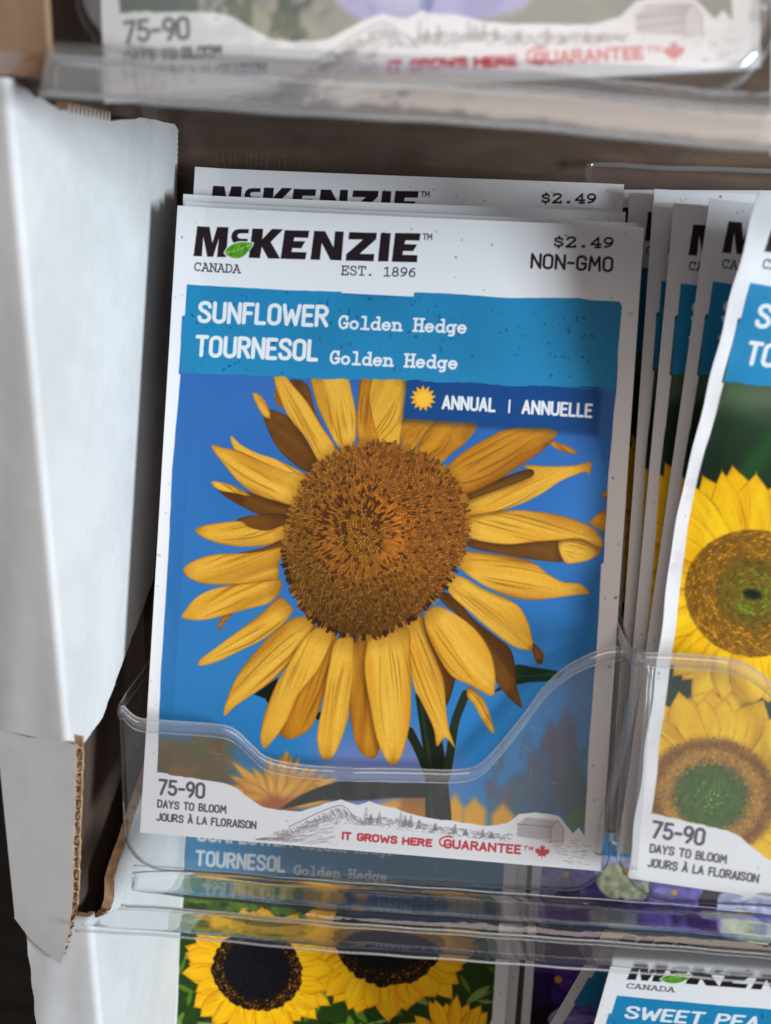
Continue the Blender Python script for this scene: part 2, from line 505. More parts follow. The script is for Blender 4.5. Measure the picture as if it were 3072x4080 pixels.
def _mono():
    w = .6
    def sl(x, y, d=.10): return [(x - d, y), (x + d, y)]
    o = [arc(.3, .30, .2, .30, 0, 360, 22)]
    dg = {
        'C': [arc(.31, .5, .22, .5, 45, 315, 18), [(.50, .70), (.50, .98)]],
        'A': [[(.08, 0), (.30, 1), (.52, 0)], [(.16, .34), (.44, .34)], sl(.08, 0, .08), sl(.52, 0, .08), [(.16, 1), (.30, 1)]],
        'N': [[(.12, 0), (.12, 1), (.48, 0), (.48, 1)], sl(.12, 0), sl(.08, 1, .06), sl(.48, 1)],
        'D': [[(.12, 0), (.12, 1), (.26, 1)] + arc(.26, .5, .26, .5, 90, -90, 14) + [(.05, 0)], [(.05, 1), (.12, 1)]],
        'E': [[(.50, .75), (.50, 1), (.05, 1)], [(.13, 1), (.13, 0)], [(.05, 0), (.52, 0), (.52, .27)], [(.13, .52), (.36, .52)], [(.36, .42), (.36, .62)]],
        'S': [smooth([(.46, .78), (.42, .95), (.28, 1), (.14, .93), (.11, .75), (.20, .58), (.40, .46), (.49, .27), (.44, .07), (.29, 0), (.15, .05), (.10, .22)], 3, False)],
        'T': [[(.06, .74), (.06, 1), (.54, 1), (.54, .74)], [(.30, 1), (.30, 0)], sl(.30, 0, .14)],
        'H': [[(.12, 0), (.12, 1)], [(.48, 0), (.48, 1)], [(.12, .52), (.48, .52)], sl(.12, 0), sl(.12, 1), sl(.48, 0), sl(.48, 1)],
        'G': [arc(.30, .5, .23, .5, 45, 330, 18), [(.34, .42), (.56, .42)], [(.50, .42), (.50, .1)], [(.48, .72), (.48, .98)]],
        '1': [[(.12, .84), (.32, 1), (.32, 0)], sl(.32, 0, .2)],
        '2': [smooth([(.1, .78), (.16, .95), (.3, 1), (.45, .92), (.47, .72), (.36, .48), (.08, 0)], 4, False), [(.08, 0), (.50, 0), (.50, .14)]],
        '4': [[(.40, 0), (.40, 1), (.07, .30), (.53, .30)], sl(.40, 0, .12)],
        '6': [smooth([(.46, .96), (.26, .86), (.13, .58), (.11, .30)], 4, False), arc(.3, .3, .19, .30, 0, 360, 20)],
        '8': [arc(.3, .75, .16, .25, 0, 360, 18), arc(.3, .25, .20, .25, 0, 360, 18)],
        '9': [smooth([(.14, .04), (.34, .14), (.47, .42), (.49, .70)], 4, False), arc(.3, .70, .19, .30, 0, 360, 20)],
        '.': [arc(.3, .06, .05, .05, 0, 360, 8)],
        '$': [smooth([(.46, .74), (.42, .86), (.28, .90), (.14, .84), (.12, .70), (.20, .57), (.40, .46), (.48, .30), (.44, .15), (.29, .09), (.15, .13), (.11, .26)], 3, False), [(.30, .9), (.30, 1.08)], [(.30, .09), (.30, -.10)]],
        'o': o, 'e': [[(.10, .32), (.50, .32)], arc(.30, .30, .2, .30, 0, 320, 20)],
        'l': [[(.14, 1), (.32, 1), (.32, 0)], sl(.32, 0, .2)],
        'd': [arc(.28, .30, .19, .30, 0, 360, 20), [(.36, 1), (.48, 1), (.48, 0), (.57, 0)]],
        'n': [[(.05, .6), (.14, .6), (.14, 0)], sl(.14, 0, .1), [(.14, .42)] + arc(.30, .40, .17, .20, 160, 0, 8) + [(.47, 0)], sl(.47, 0, .1)],
        'g': [arc(.27, .31, .18, .29, 0, 360, 20), [(.56, .6), (.46, .6), (.46, -.08)] + arc(.30, -.10, .16, .17, 0, -120, 8)],
        'c': [arc(.31, .30, .2, .30, 45, 320, 18)], ' ': [],
    }
    return {k_: (w, v) for k_, v in dg.items()}


_SG, _MG = _sans(), _mono()
def SANS(ch): return _SG[ch]
def MONO(ch): return _MG[ch]


INK = (.15, .11, .13)
GREY = (.30, .27, .30)
WHT = (.90, .90, .91)


def logo(A, u0=3.35, u1=43.6, v0=104.2, h=5.35):
    k = (u1 - u0) / 1143; kv = h / 153
    def T(p): return np.array([(u0 + x * k, v0 + y * kv + .022 * x * k) for x, y in p])
    for p in (
        [(0, 0), (10, 153), (72, 153), (92, 70), (112, 153), (170, 153), (166, 0), (120, 0), (124, 96), (100, 0), (70, 0), (44, 100), (42, 0)],
        [(283, 0), (293, 150), (348, 150), (346, 96), (392, 150), (450, 150), (390, 84), (444, 0), (382, 0), (346, 58), (340, 0)],
        [(446, 0), (458, 146), (582, 146), (580, 110), (510, 110), (506, 92), (566, 92), (548, 56), (502, 56), (500, 36), (576, 36), (572, 0)],
        [(598, 0), (608, 146), (664, 146), (712, 64), (714, 146), (758, 146), (756, 0), (700, 0), (650, 86), (646, 0)],
        [(778, 0), (778, 32), (858, 108), (784, 108), (786, 144), (926, 144), (924, 112), (846, 36), (920, 36), (918, 0)],
        [(940, 0), (946, 144), (996, 144), (992, 0)],
        [(1010, 0), (1018, 146), (1145, 146), (1143, 110), (1072, 110), (1068, 90), (1132, 90), (1114, 56), (1064, 56), (1062, 36), (1138, 36), (1136, 0)]):
        A.poly(T(p), INK)
    A.poly(T([(275, 146), (232, 146), (206, 141), (191, 126), (187, 104), (193, 84), (208, 68), (240, 68), (272, 74), (271, 97), (238, 96), (223, 100), (217, 111), (222, 121), (236, 124), (274, 124)]), INK)
    leaf = T(smooth([(160, 22), (178, 52), (215, 74), (255, 78), (298, 74), (282, 40), (255, 8), (220, -4), (190, 2)], 4))
    A.poly(T(smooth([(154, 20), (174, 56), (215, 80), (258, 84), (304, 78), (286, 38), (257, 2), (220, -10), (188, -4)], 4)), (.86, .88, .84))
    A.poly(leaf, lambda U, V: np.array((.28, .52, .12)) + A.noise(U, V, .5, 3)[..., None] * np.array((.16, .17, .06)))
    A.stroke(T([(162, 22), (220, 36), (294, 72)]), .16, (.62, .80, .38))
    for x in (190, 212, 234, 256):
        A.stroke(T([(x, 28 + (x - 190) * .3), (x + 10, 58 + (x - 190) * .16)]), .09, (.22, .42, .10))
        A.stroke(T([(x, 28 + (x - 190) * .3), (x + 26, 8 + (x - 190) * .4)]), .09, (.22, .42, .10))
    A.stroke(T([(1158, 144), (1178, 144)]), .2, GREY); A.stroke(T([(1168, 144), (1168, 116)]), .2, GREY)
    A.stroke(T([(1183, 116), (1184, 144), (1193, 126), (1202, 144), (1203, 116)]), .2, GREY)
    A.text('CANADA', 3.5, 12.0, 101.55, 1.62, MONO, .24, GREY)
    A.text('EST. 1896', 30.0, 43.4, 102.15, 1.75, MONO, .25, GREY, 0, .02)


def star(cx, cy, r0, r1, n, ph=0):
    return [(cx + (r0 if i % 2 == 0 else r1) * math.cos(ph + i * math.pi / n), cy + (r0 if i % 2 == 0 else r1) * math.sin(ph + i * math.pi / n)) for i in range(2 * n)]


def maple(cx, cy, s):
    h = [(0, -1), (.06, -.45), (.55, -.52), (.45, -.32), (1, .08), (.85, .18), (.95, .48), (.62, .42), (.52, .58), (.24, .28), (.34, .85), (.16, .75), (0, 1.1)]
    return [(cx + x * s, cy + y * s) for x, y in h] + [(cx - x * s, cy + y * s) for x, y in h[-2:0:-1]]


BAND = [(2.5, 99.1), (10, 99.05), (20, 99.0), (30.2, 99.25), (30.6, 98.7), (36.2, 98.9), (36.6, 98.7), (43.2, 99.0), (43.2, 99.75), (49.5, 99.85), (60, 99.6), (72, 100.2), (74, 99.9), (79.2, 99.9)]
FOOT = [(2.4, 11.2), (9.8, 10.7), (15, 10.3), (17.2, 9.6), (19.5, 8.0), (22, 6.6), (25, 6.2), (29, 6.3), (31, 7.2), (33.2, 8.2), (36, 9.1), (39, 8.3), (41, 9.2), (43.2, 8.6), (45.5, 8.4), (48, 7.6), (52, 7.0), (57, 6.7), (62, 6.4), (65.6, 7.2), (67.6, 9.0), (70.5, 9.5), (74.5, 9.2), (76, 7.6), (77.2, 6.3), (78.2, 7.4), (79.1, 6.2)]


def common(A, picture, name=True, band=(.13, .50, .68), season=True, title=('SUNFLOWER', 'TOURNESOL'), sub='Golden Hedge', guarantee=True):
    rnd = A.rnd
    # picture area with its rough right and left border
    lft = [(2.5, 99), (2.5, 93.5), (2.0, 93.4), (2.0, 83), (2.35, 82.9), (1.9, 66), (2.2, 50), (2.1, 30), (2.5, 11)]
    rgt = [(79.3, 6), (79.0, 22), (79.2, 40), (79.0, 54), (79.4, 54.2), (79.2, 70), (79.6, 86), (79.2, 99)]
    shape = np.vstack([jag(lft, rnd, 2.2, .05), FOOT[0:1], jag(FOOT, rnd, .9, .10), jag(rgt, rnd, 2.2, .05)])
    keep, kid = A.rgb.copy(), A.id.copy()
    c = A.cover(shape)
    picture(A)
    sl, U, V, a, d = c
    full = np.zeros((A.ny, A.nx)); full[sl] = a
    A.rgb = keep * (1 - full[..., None]) + A.rgb * full[..., None]
    A.id[:] = kid; A.id[full > .5] = 2
    top = jag(BAND, rnd, 1.2, .05)
    low = jag([(79.3, 84.4), (70, 84.7), (60, 84.1), (55, 84.5), (48, 84.0), (44, 84.3), (30, 83.6), (18, 83.5), (2.3, 83.2)], rnd, .9, .13)
    b0 = np.array(band)
    A.poly(np.vstack([top, [(79.6, 99)], low, [(2.0, 92), (2.5, 93.5)]]), lambda U, V: b0 * (.95 + .10 * A.noise(U, V, 9, 7)[..., None]), ident=1)
    A.speckle(170, 3, 83.8, 79, 98.8, [tuple(b0 * .62), tuple(b0 * .75), (.06, .33, .58)], (.09, .26))
    for x, y in ((28, 97.6), (32, 96.2), (12, 89), (48, 96), (48.4, 90.5), (40.5, 86.6), (72, 97), (70.5, 94.8)):
        A.stroke([(x, y), (x + rnd.uniform(-.4, .4), y - rnd.uniform(.5, 1.6))], rnd.uniform(.18, .4), tuple(b0 * .66), .85)
    if season:
        bp = [(43.1, 84.6), (42.8, 77.35), (60, 77.25), (76.3, 77.2), (76.6, 84.9), (60, 84.3), (50, 84.2)]
        A.poly([(42.4, 84), (42.4, 76.6), (76.8, 76.4), (77, 84)], (.03, .12, .25), 1.6, .5)
        A.poly(bp, (.05, .27, .50), ident=3)
        A.poly(low[::-1].tolist() + [(2.3, 85.2), (79.3, 86)], lambda U, V: b0 * (.95 + .10 * A.noise(U, V, 9, 7)[..., None]))
        A.poly(star(46.0, 81.1, 2.35, 1.55, 13, .2), (.93, .66, .15))
        A.poly(star(46.1, 81.0, 1.5, 1.2, 9, .4), (.96, .74, .22))
        A.text('ANNUAL', 49.6, 58.6, 79.35, 2.55, SANS, .46, WHT, .006)
        A.stroke([(61.2, 79.5), (61.2, 81.6)], .30, WHT)
        A.text('ANNUELLE', 63.6, 75.5, 79.35, 2.55, SANS, .46, WHT, .006)
    if title: A.text(title[0], 5.1, 28.0, 92.3, 4.0, SANS, .70, WHT, .006, .02)
    if len(title) > 1: A.text(title[1], 5.0, 26.6, 86.2, 4.0, SANS, .70, WHT, .006, .015)
    if sub:
        A.text(sub, 30.1, 53.0, 92.55, 2.55, MONO, .42, WHT, 0, .015)
        A.text(sub, 29.0, 51.8, 86.2, 2.55, MONO, .42, WHT, 0, .012)
    # paper speckle
    ok = lambda x, y: (y > 100.4 or x < 1.9 or x > 79.8 or y < 5.5) and not (101 < y < 110 and (2 < x < 46 or 62 < x < 79))
    A.speckle(420, .4, .5, 82, 112.6, [(.50, .50, .50), (.60, .60, .55), (.66, .70, .58), (.40, .38, .38)], (.07, .24), ok)
    logo(A)
    A.text('$2.49', 66.9, 77.6, 108.75, 2.0, MONO, .36, INK, 0, .03)
    A.text('NON-GMO', 63.5, 77.4, 104.9, 2.75, SANS, .44, INK, .01)
    # footer
    A.text('75-90', 3.1, 11.3, 7.1, 3.05, SANS, .52, GREY, .01)
    A.text('DAYS TO BLOOM', 3.0, 15.4, 4.75, 1.55, SANS, .31, GREY, .02)
    A.text('JOURS À LA FLORAISON', 3.0, 21.0, 2.35, 1.55, SANS, .31, GREY, .02)
    # engraved hills, firs and barn
    hg = (.50, .46, .48)
    def ridge(x):
        return float(np.interp(x, (22, 27, 30, 33, 36, 39, 43, 48, 54, 60, 65, 67, 76, 79), (1.6, 3.2, 5.0, 6.6, 8.0, 6.2, 6.5, 6.3, 5.8, 5.4, 5.3, 5.6, 5.0, 4.2)))
    for i in range(760):
        x = rnd.uniform(24, 66); y = ridge(x) - abs(rnd.gauss(0, 1.0)) - .1
        if y < .3: continue
        l = rnd.uniform(.3, 1.3)
        if x < 34 and y < ridge(x) - .9: pt = [(x, y), (x + l, y + l * .28)]
        else: pt = [(x, y), (x + l * .5, y - l * .8)] if x < 40 else [(x, y), (x + l * .7, y + rnd.uniform(-.3, .3))]
        A.stroke(pt, rnd.uniform(.07, .14), hg, rnd.uniform(.35, .9))
    for i in range(260):
        x = rnd.uniform(21, 37); y = rnd.uniform(.4, max(.6, ridge(x) - 1.2)); l = rnd.uniform(.5, 2)
        A.stroke([(x, y), (x + l, y + l * .30)], .09, hg, .45)
    A.stroke(smooth([(27, 3.4), (30, 5.1), (32, 6.3), (34, 7.3), (36, 8.0), (37.3, 7.4), (38.2, 6.5), (39.2, 6.1)], 3, False), .16, (.42, .38, .40), .8)
    for x, h in ((40.6, 3.0), (41.5, 1.6), (43.0, 2.0), (46.8, 2.6), (47.6, 2.0), (48.6, 2.2), (50.1, 1.6), (53, 1.4), (56.5, 1.8), (58.4, 1.0), (61.4, 1.5), (63, 1.0)):
        y = ridge(x) - 1.1
        for q in range(7):
            wq = .42 * (1 - q / 7.5)
            A.stroke([(x - wq, y + h * q / 7), (x + wq, y + h * q / 7 + .1)], .2, (.45, .41, .43), .8)
    A.poly([(67.4, 5.0), (67.4, 7.3), (69, 8.6), (74, 8.5), (75.6, 6.9), (75.6, 4.2)], (.80, .775, .775))
    for q in range(9): A.stroke([(67.6, 5.1 + q * .24), (73.4, 5.0 + q * .24)], .08, hg, .8)
    for q in range(6): A.stroke([(68.2 + q * .1, 7.3 + q * .2), (73.6 + q * .1, 7.2 + q * .2)], .08, hg, .7)
    A.stroke([(73.4, 4.4), (73.4, 7.0), (74.4, 8.4), (75.6, 6.9), (75.6, 4.2)], .14, hg); A.stroke([(67.4, 7.2), (73.4, 7.1)], .14, hg)
    for q in range(70):
        x = rnd.uniform(72, 79.5); y = rnd.uniform(.8, 5.2)
        A.stroke([(x, y), (x + rnd.uniform(.4, 1.4), y + rnd.uniform(-.2, .2))], .09, hg, .55)
    if guarantee:
        A.poly(smooth([(35.4, 4.5), (40, 4.6), (60, 4.0), (73, 3.7), (74.6, 2.6), (74.6, .6), (60, .7), (37, .8), (35.4, 2)], 3), (.895, .885, .89))
        RED = (.74, .09, .15)
        A.text('IT GROWS', 36.7, 46.3, 1.75, 1.55, SANS, .40, RED, .02)
        A.text('HERE', 47.5, 52.5, 1.75, 1.5, SANS, .40, RED, .02)
        A.text('GUARANTEE', 54.9, 68.2, 1.75, 1.75, SANS, .40, RED, .02)
        A.stroke(smooth([(56.2, 3.9), (55.0, 3.9), (54.0, 3.2), (54.3, 2.2), (55.2, 2.4)], 4, False), .3, RED)
        A.stroke([(68.8, 3.3), (69.5, 3.3)], .16, RED); A.stroke([(69.15, 3.3), (69.15, 2.7)], .16, RED)
        A.stroke([(69.8, 2.7), (69.85, 3.3), (70.1, 2.9), (70.35, 3.3), (70.4, 2.7)], .16, RED)
        A.poly(maple(72.1, 2.45, 1.35), RED)
    A.id[(A.id == 0) & (A.v[:, None] < 14)] = 4


def florets(A, cx, cy, R, n, fn, sq=1.0):
    """seed head: florets on a golden-angle spiral, out to in"""
    for i in range(n, 0, -1):
        f = math.sqrt(i / n); th = i * 2.39996
        x, y = cx + R * f * math.cos(th), cy + R * f * math.sin(th) * sq
        fn(x, y, f, th)


def pic_main(A):
    rnd = A.rnd
    Z = lambda *p: zmm(p)
    full = A.box(0, 0, PW, PH)
    sl, U, V = full
    t = np.clip((V - 8) / 78, 0, 1)[..., None]
    A.rgb[:] = np.array((.19, .515, .74)) * (1 - t) + np.array((.19, .41, .70)) * t
    A.rgb += (A.noise(U, V, 16, 3)[..., None] - .5) * .04 + (A.noise(U, V, 5, 13)[..., None] - .5) * .012
    A.rgb *= (.925 + .03 * A.rs.rand(A.ny, A.nx))[..., None]
    # hazy ground behind
    A.poly(dmm([(690, 1600), (900, 1580), (985, 1640), (985, 1800), (690, 1780)]), (.43, .47, .66), 9, .9)
    A.poly(dmm([(330, 1600), (480, 1590), (520, 1700), (330, 1700)]), (.38, .30, .16), 4, .95)
    for i in range(50):
        x, y = rnd.uniform(335, 500), rnd.uniform(1595, 1690)
        p = dmm([(x, y)])[0]; c = rnd.choice([(.30, .36, .16), (.42, .42, .22), (.55, .34, .12), (.34, .22, .12), (.45, .26, .10)])
        A.poly([(p[0] + rnd.uniform(-1.6, 1.6), p[1] + rnd.uniform(-1.6, 1.6)) for _ in range(5)], c, 1.6, .6)
    for x, y, w, h, c in ((1075, 1740, 36, 60, (.33, .38, .42)), (1130, 1720, 46, 70, (.30, .36, .40)), (1180, 1690, 40, 110, (.30, .34, .42)), (1215, 1640, 34, 120, (.36, .34, .46)),
                          (1240, 1720, 44, 90, (.26, .33, .30)), (1190, 1600, 20, 50, (.36, .31, .40)), (1150, 1660, 18, 40, (.36, .32, .42)), (1235, 1590, 16, 50, (.34, .31, .42)), (1060, 1700, 14, 26, (.36, .32, .40)), (1100, 1720, 16, 30, (.40, .36, .42)), (1245, 1770, 30, 30, (.34, .46, .22))):
        q = [(x + w * math.cos(t_) * rnd.uniform(.6, 1.1), y + h * math.sin(t_) * rnd.uniform(.6, 1.1)) for t_ in np.linspace(0, 6.28, 11)[:-1]]
        A.poly(dmm(q), c, 1.6, .75)
    for i in range(26):
        x = rnd.uniform(1050, 1255); y = rnd.uniform(1600, 1750)
        A.stroke(dmm([(x, y), (x + rnd.uniform(-18, 18), y - rnd.uniform(20, 60))]), .7, rnd.choice([(.30, .36, .38), (.36, .32, .40), (.30, .36, .36)]), .5, .6)
    # far blooms along the lower edge
    for x0, x1, y in ((770, 935, 1752), (1000, 1050, 1748), (1062, 1110, 1760), (965, 1000, 1740)):
        A.poly(dmm([(x0, y), ((x0 + x1) / 2, y - 26), (x1, y), (x1, y + 40), (x0, y + 40)]), (.86, .60, .18), 1.4)
    A.poly(dmm([(880, 1690), (925, 1715), (930, 1780), (850, 1790)]), (.62, .36, .08), 1.4, .8)
    # blurred sunflower, low left
    c0 = dmm([(600, 1735)])[0]
    for k_ in range(26):
        th = rnd.uniform(.15, 3.05); L = rnd.uniform(8, 13); w = rnd.uniform(1.0, 1.6)
        d = np.array((math.cos(th), math.sin(th) * .75)); n_ = np.array((-d[1], d[0]))
        A.petal([c0, c0 + d * L * .5 + n_ * w, c0 + d * L, c0 + d * L * .5 - n_ * w], c0, c0 + d * L, 0, k_, .8, 0, ((.90, .68, .26), (.83, .56, .15), (.66, .40, .10)))
    for k_ in range(14):
        th = rnd.uniform(2.4, 3.6); L = rnd.uniform(7, 11); d = np.array((math.cos(th), math.sin(th) * .7)); n_ = np.array((-d[1], d[0]))
        A.petal([c0, c0 + d * L * .5 + n_ * 1.2, c0 + d * L, c0 + d * L * .5 - n_ * 1.2], c0, c0 + d * L, 0, k_, .8, 0, ((.88, .64, .22), (.80, .52, .14), (.62, .38, .1)))
    A.poly(dmm([(555, 1735), (590, 1715), (640, 1730), (640, 1765), (580, 1765)]), (.62, .32, .10), 2.2, .9)
    A.poly(dmm([(690, 1745), (760, 1745), (770, 1760), (680, 1765)]), (.85, .60, .17), 1, .9)
    # dark leaf and stems
    A.poly(smooth(dmm([(610, 1745), (660, 1712), (720, 1690), (780, 1684), (850, 1690), (925, 1692), (925, 1720), (850, 1722), (780, 1728), (700, 1728), (650, 1738)])), (.09, .11, .085), .5)
    DK = (.085, .12, .075)
    A.poly(smooth(Z((1270, 1050), (1340, 1058), (1440, 1078), (1390, 1105), (1300, 1112), (1200, 1142), (1240, 1105))), (.07, .17, .10), .3)
    A.stroke(Z((1280, 1090), (1430, 1080)), .3, (.14, .28, .15), .7)
    A.poly(Z((365, 1150), (450, 1090), (425, 1205), (405, 1165)), (.07, .09, .06))
    A.poly(Z((470, 1290), (640, 1180), (590, 1240), (570, 1230)), (.08, .09, .05))
    A.poly(Z((925, 1150), (985, 1150), (1010, 1260), (1030, 1380), (1050, 1560), (1055, 1700), (960, 1700), (960, 1400)), DK, .3)
    A.stroke(Z((945, 1180), (975, 1380), (985, 1650)), .5, (.20, .26, .14), .6, .4)
    A.stroke(smooth(Z((1100, 1150), (1065, 1240), (1050, 1330), (1035, 1420), (1010, 1500)), 4, False), 1.5, (.14, .17, .10))
    A.stroke(smooth(Z((905, 1280), (935, 1340), (960, 1400), (990, 1480)), 4, False), 1.6, (.11, .14, .08))
    # small bloom at the right border
    A.petal(Z((1545, 540), (1575, 515), (1640, 510), (1640, 590), (1580, 585), (1530, 555)), zmm([(1640, 550)])[0], zmm([(1530, 550)])[0], 1, 4)
    A.petal(Z((1570, 460), (1600, 440), (1640, 430), (1640, 480), (1590, 470)), zmm([(1640, 455)])[0], zmm([(1570, 460)])[0], 1, 5)
    C = zmm([(785, 618)])[0]
    P = []
    def pet(kind, tip, *pts): P.append((kind, tip, pts))
    pet(2, (400, 170), (392, 165), (440, 165), (500, 200), (560, 290), (595, 350), (550, 378), (470, 322), (425, 260))
    pet(2, (520, 62), (488, 62), (530, 60), (556, 90), (578, 170), (622, 255), (655, 300), (600, 240), (540, 135))
    pet(0, (360, 104), (358, 103), (385, 110), (412, 150), (421, 192), (395, 182), (370, 140))
    pet(0, (436, 100), (432, 100), (445, 98), (458, 140), (446, 152))
    pet(1, (1060, 215), (935, 325), (945, 255), (985, 200), (1135, 205), (1105, 270), (1050, 315), (1005, 352), (960, 335))
    pet(1, (960, 200), (880, 295), (880, 195), (990, 195), (962, 240), (915, 305))
    pet(0, (880, 50), (735, 290), (722, 210), (725, 130), (738, 40), (800, 36), (888, 40), (886, 160), (876, 245), (862, 290), (800, 275))
    pet(1, (760, 50), (735, 280), (722, 210), (726, 130), (740, 40), (775, 38), (765, 110), (775, 180), (795, 275))
    pet(0, (620, 30), (658, 292), (610, 205), (578, 130), (560, 30), (620, 26), (682, 34), (704, 100), (720, 185), (716, 275), (690, 302))
    pet(0, (440, 20), (600, 352), (545, 262), (475, 172), (442, 95), (430, 24), (462, 26), (490, 66), (546, 132), (602, 222), (648, 302))
    pet(0, (284, 254), (283, 252), (320, 284), (380, 314), (442, 334), (522, 374), (548, 394), (470, 384), (400, 352), (320, 312), (293, 296))
    pet(2, (330, 455), (216, 415), (290, 432), (360, 452), (440, 476), (490, 490), (490, 532), (390, 527), (320, 496), (262, 462))
    pet(0, (215, 410), (215, 411), (272, 418), (338, 448), (350, 462), (300, 452), (240, 440))
    pet(0, (213, 288), (213, 287), (262, 294), (320, 308), (400, 345), (470, 374), (548, 392), (532, 432), (508, 492), (440, 478), (370, 454), (310, 412), (258, 350))
    pet(2, (310, 540), (305, 545), (380, 526), (484, 528), (494, 565), (420, 586), (350, 572))
    pet(0, (162, 582), (480, 562), (468, 616), (380, 636), (280, 634), (200, 612), (160, 585), (180, 567), (240, 555), (318, 549), (350, 570), (412, 582))
    pet(2, (320, 662), (300, 664), (400, 640), (470, 612), (462, 660), (380, 672))
    pet(0, (120, 720), (468, 640), (452, 700), (445, 760), (340, 766), (230, 770), (160, 758), (118, 722), (150, 688), (230, 664), (330, 660), (400, 652))
    pet(1, (240, 930), (255, 880), (290, 870), (262, 905), (238, 935))
    pet(0, (118, 885), (452, 752), (458, 792), (420, 832), (350, 852), (260, 877), (180, 893), (116, 886), (124, 860), (170, 810), (240, 780), (340, 764))
    pet(0, (175, 1050), (455, 812), (488, 835), (502, 858), (470, 902), (400, 957), (310, 1002), (240, 1036), (178, 1051), (177, 1030), (230, 990), (310, 930), (390, 870))
    pet(1, (480, 1305), (560, 905), (600, 920), (652, 935), (642, 1020), (622, 1100), (592, 1200), (560, 1270), (520, 1296), (490, 1306), (455, 1290), (470, 1230), (510, 1140), (550, 1040))
    pet(0, (262, 1225), (500, 885), (550, 880), (575, 900), (535, 980), (480, 1050), (420, 1110), (360, 1150), (300, 1192), (261, 1226), (270, 1170), (310, 1080), (380, 990), (440, 930))
    pet(0, (400, 1338), (490, 1035), (540, 955), (600, 910), (640, 940), (590, 1060), (520, 1152), (480, 1242), (430, 1312), (400, 1339), (387, 1300), (402, 1220), (440, 1120))
    pet(1, (775, 1370), (715, 960), (770, 955), (765, 1080), (785, 1200), (800, 1320), (786, 1370), (750, 1366), (715, 1312), (697, 1200), (703, 1080))
    pet(0, (620, 1378), (650, 962), (708, 955), (710, 1050), (698, 1180), (688, 1250), (650, 1350), (620, 1379), (594, 1360), (584, 1290), (604, 1180), (625, 1060))
    pet(2, (1030, 1180), (960, 930), (1000, 1005), (1050, 1080), (1066, 1090), (1034, 1190), (1022, 1110))
    pet(0, (1060, 1338), (895, 895), (952, 880), (966, 950), (1000, 1030), (1026, 1110), (1032, 1200), (1042, 1270), (1063, 1337), (1030, 1302), (1000, 1332), (988, 1270), (948, 1180), (918, 1120), (904, 1020))
    pet(0, (857, 1392), (772, 940), (830, 930), (902, 922), (906, 1020), (911, 1120), (909, 1230), (890, 1330), (860, 1393), (834, 1392), (795, 1320), (770, 1200), (750, 1080), (753, 1000))
    pet(2, (1290, 1195), (1000, 790), (1060, 810), (1120, 880), (1190, 938), (1252, 988), (1272, 1050), (1277, 1120), (1296, 1196), (1258, 1170), (1208, 1110), (1186, 1040), (1138, 950), (1078, 880), (1018, 830))
    pet(0, (1196, 1285), (1112, 1122), (1160, 1165), (1190, 1240), (1199, 1287), (1170, 1260), (1130, 1190), (1105, 1158))
    pet(0, (1188, 1155), (958, 868), (1002, 843), (1062, 870), (1130, 920), (1180, 990), (1201, 1060), (1202, 1130), (1186, 1157), (1120, 1120), (1050, 1086), (1000, 1010), (964, 930))
    pet(0, (1365, 1040), (1030, 742), (1090, 742), (1160, 783), (1240, 815), (1290, 850), (1321, 910), (1336, 970), (1372, 1010), (1361, 1046), (1328, 1002), (1270, 986), (1190, 930), (1110, 860), (1045, 800))
    pet(2, (1350, 1035), (1332, 975), (1350, 985), (1372, 1012), (1362, 1047), (1340, 1030))
    pet(0, (1530, 800), (1070, 648), (1130, 655), (1220, 665), (1330, 690), (1390, 735), (1440, 760), (1500, 768), (1532, 801), (1490, 806), (1420, 815), (1330, 823), (1250, 810), (1160, 770), (1090, 722), (1062, 690))
    pet(2, (1440, 690), (1085, 610), (1228, 620), (1340, 612), (1420, 612), (1437, 650), (1446, 690), (1330, 682), (1220, 662), (1120, 642))
    pet(0, (1550, 680), (1424, 616), (1500, 610), (1572, 640), (1556, 672), (1500, 693), (1444, 691))
    pet(0, (1570, 620), (1085, 535), (1200, 513), (1330, 513), (1450, 534), (1540, 570), (1576, 612), (1570, 642), (1500, 611), (1420, 616), (1340, 621), (1230, 629), (1105, 602))
    pet(0, (1533, 350), (1090, 528), (1080, 478), (1230, 433), (1328, 383), (1300, 355), (1400, 358), (1480, 355), (1537, 343), (1531, 390), (1514, 378), (1430, 410), (1370, 450), (1290, 490), (1200, 516))
    pet(2, (1325, 380), (1085, 455), (1200, 408), (1318, 368), (1332, 392), (1230, 432), (1095, 478))
    pet(1, (1380, 240), (1022, 388), (1080, 318), (1180, 258), (1262, 225), (1414, 232), (1382, 290), (1300, 350), (1200, 412), (1085, 455))
    pet(1, (1485, 306), (1388, 274), (1430, 277), (1487, 305), (1470, 314), (1420, 299))
    for i, (kind, tip, pts) in enumerate(P):
        tp = zmm([tip])[0]
        pp = zmm(pts)
        cen = pp.mean(0)
        dirn = cen - C
        base = C + (tp - C) * 0
        # root of this petal: its point nearest the seed head
        base = pp[np.argmin(((pp - C) ** 2).sum(1))]
        A.petal(pp, base, tp, kind, i * 3 + 1, 0, 7 if kind < 2 else 0)
    # seed head
    head = smooth(Z((600, 340), (680, 295), (760, 276), (870, 283), (960, 315), (1032, 370), (1087, 450), (1110, 540), (1100, 640), (1062, 720), (1020, 790), (950, 862), (880, 912), (800, 947), (720, 957), (640, 932), (560, 882), (508, 810), (476, 720), (466, 640), (486, 540), (518, 450), (553, 390)), 4)
    hj = head + np.array([(rnd.uniform(-.28, .28), rnd.uniform(-.28, .28)) for _ in head])
    A.poly(hj, (.25, .145, .05))
    hc = head.mean(0); inner = zmm([(735, 585)])[0]
    Rm = 18.6
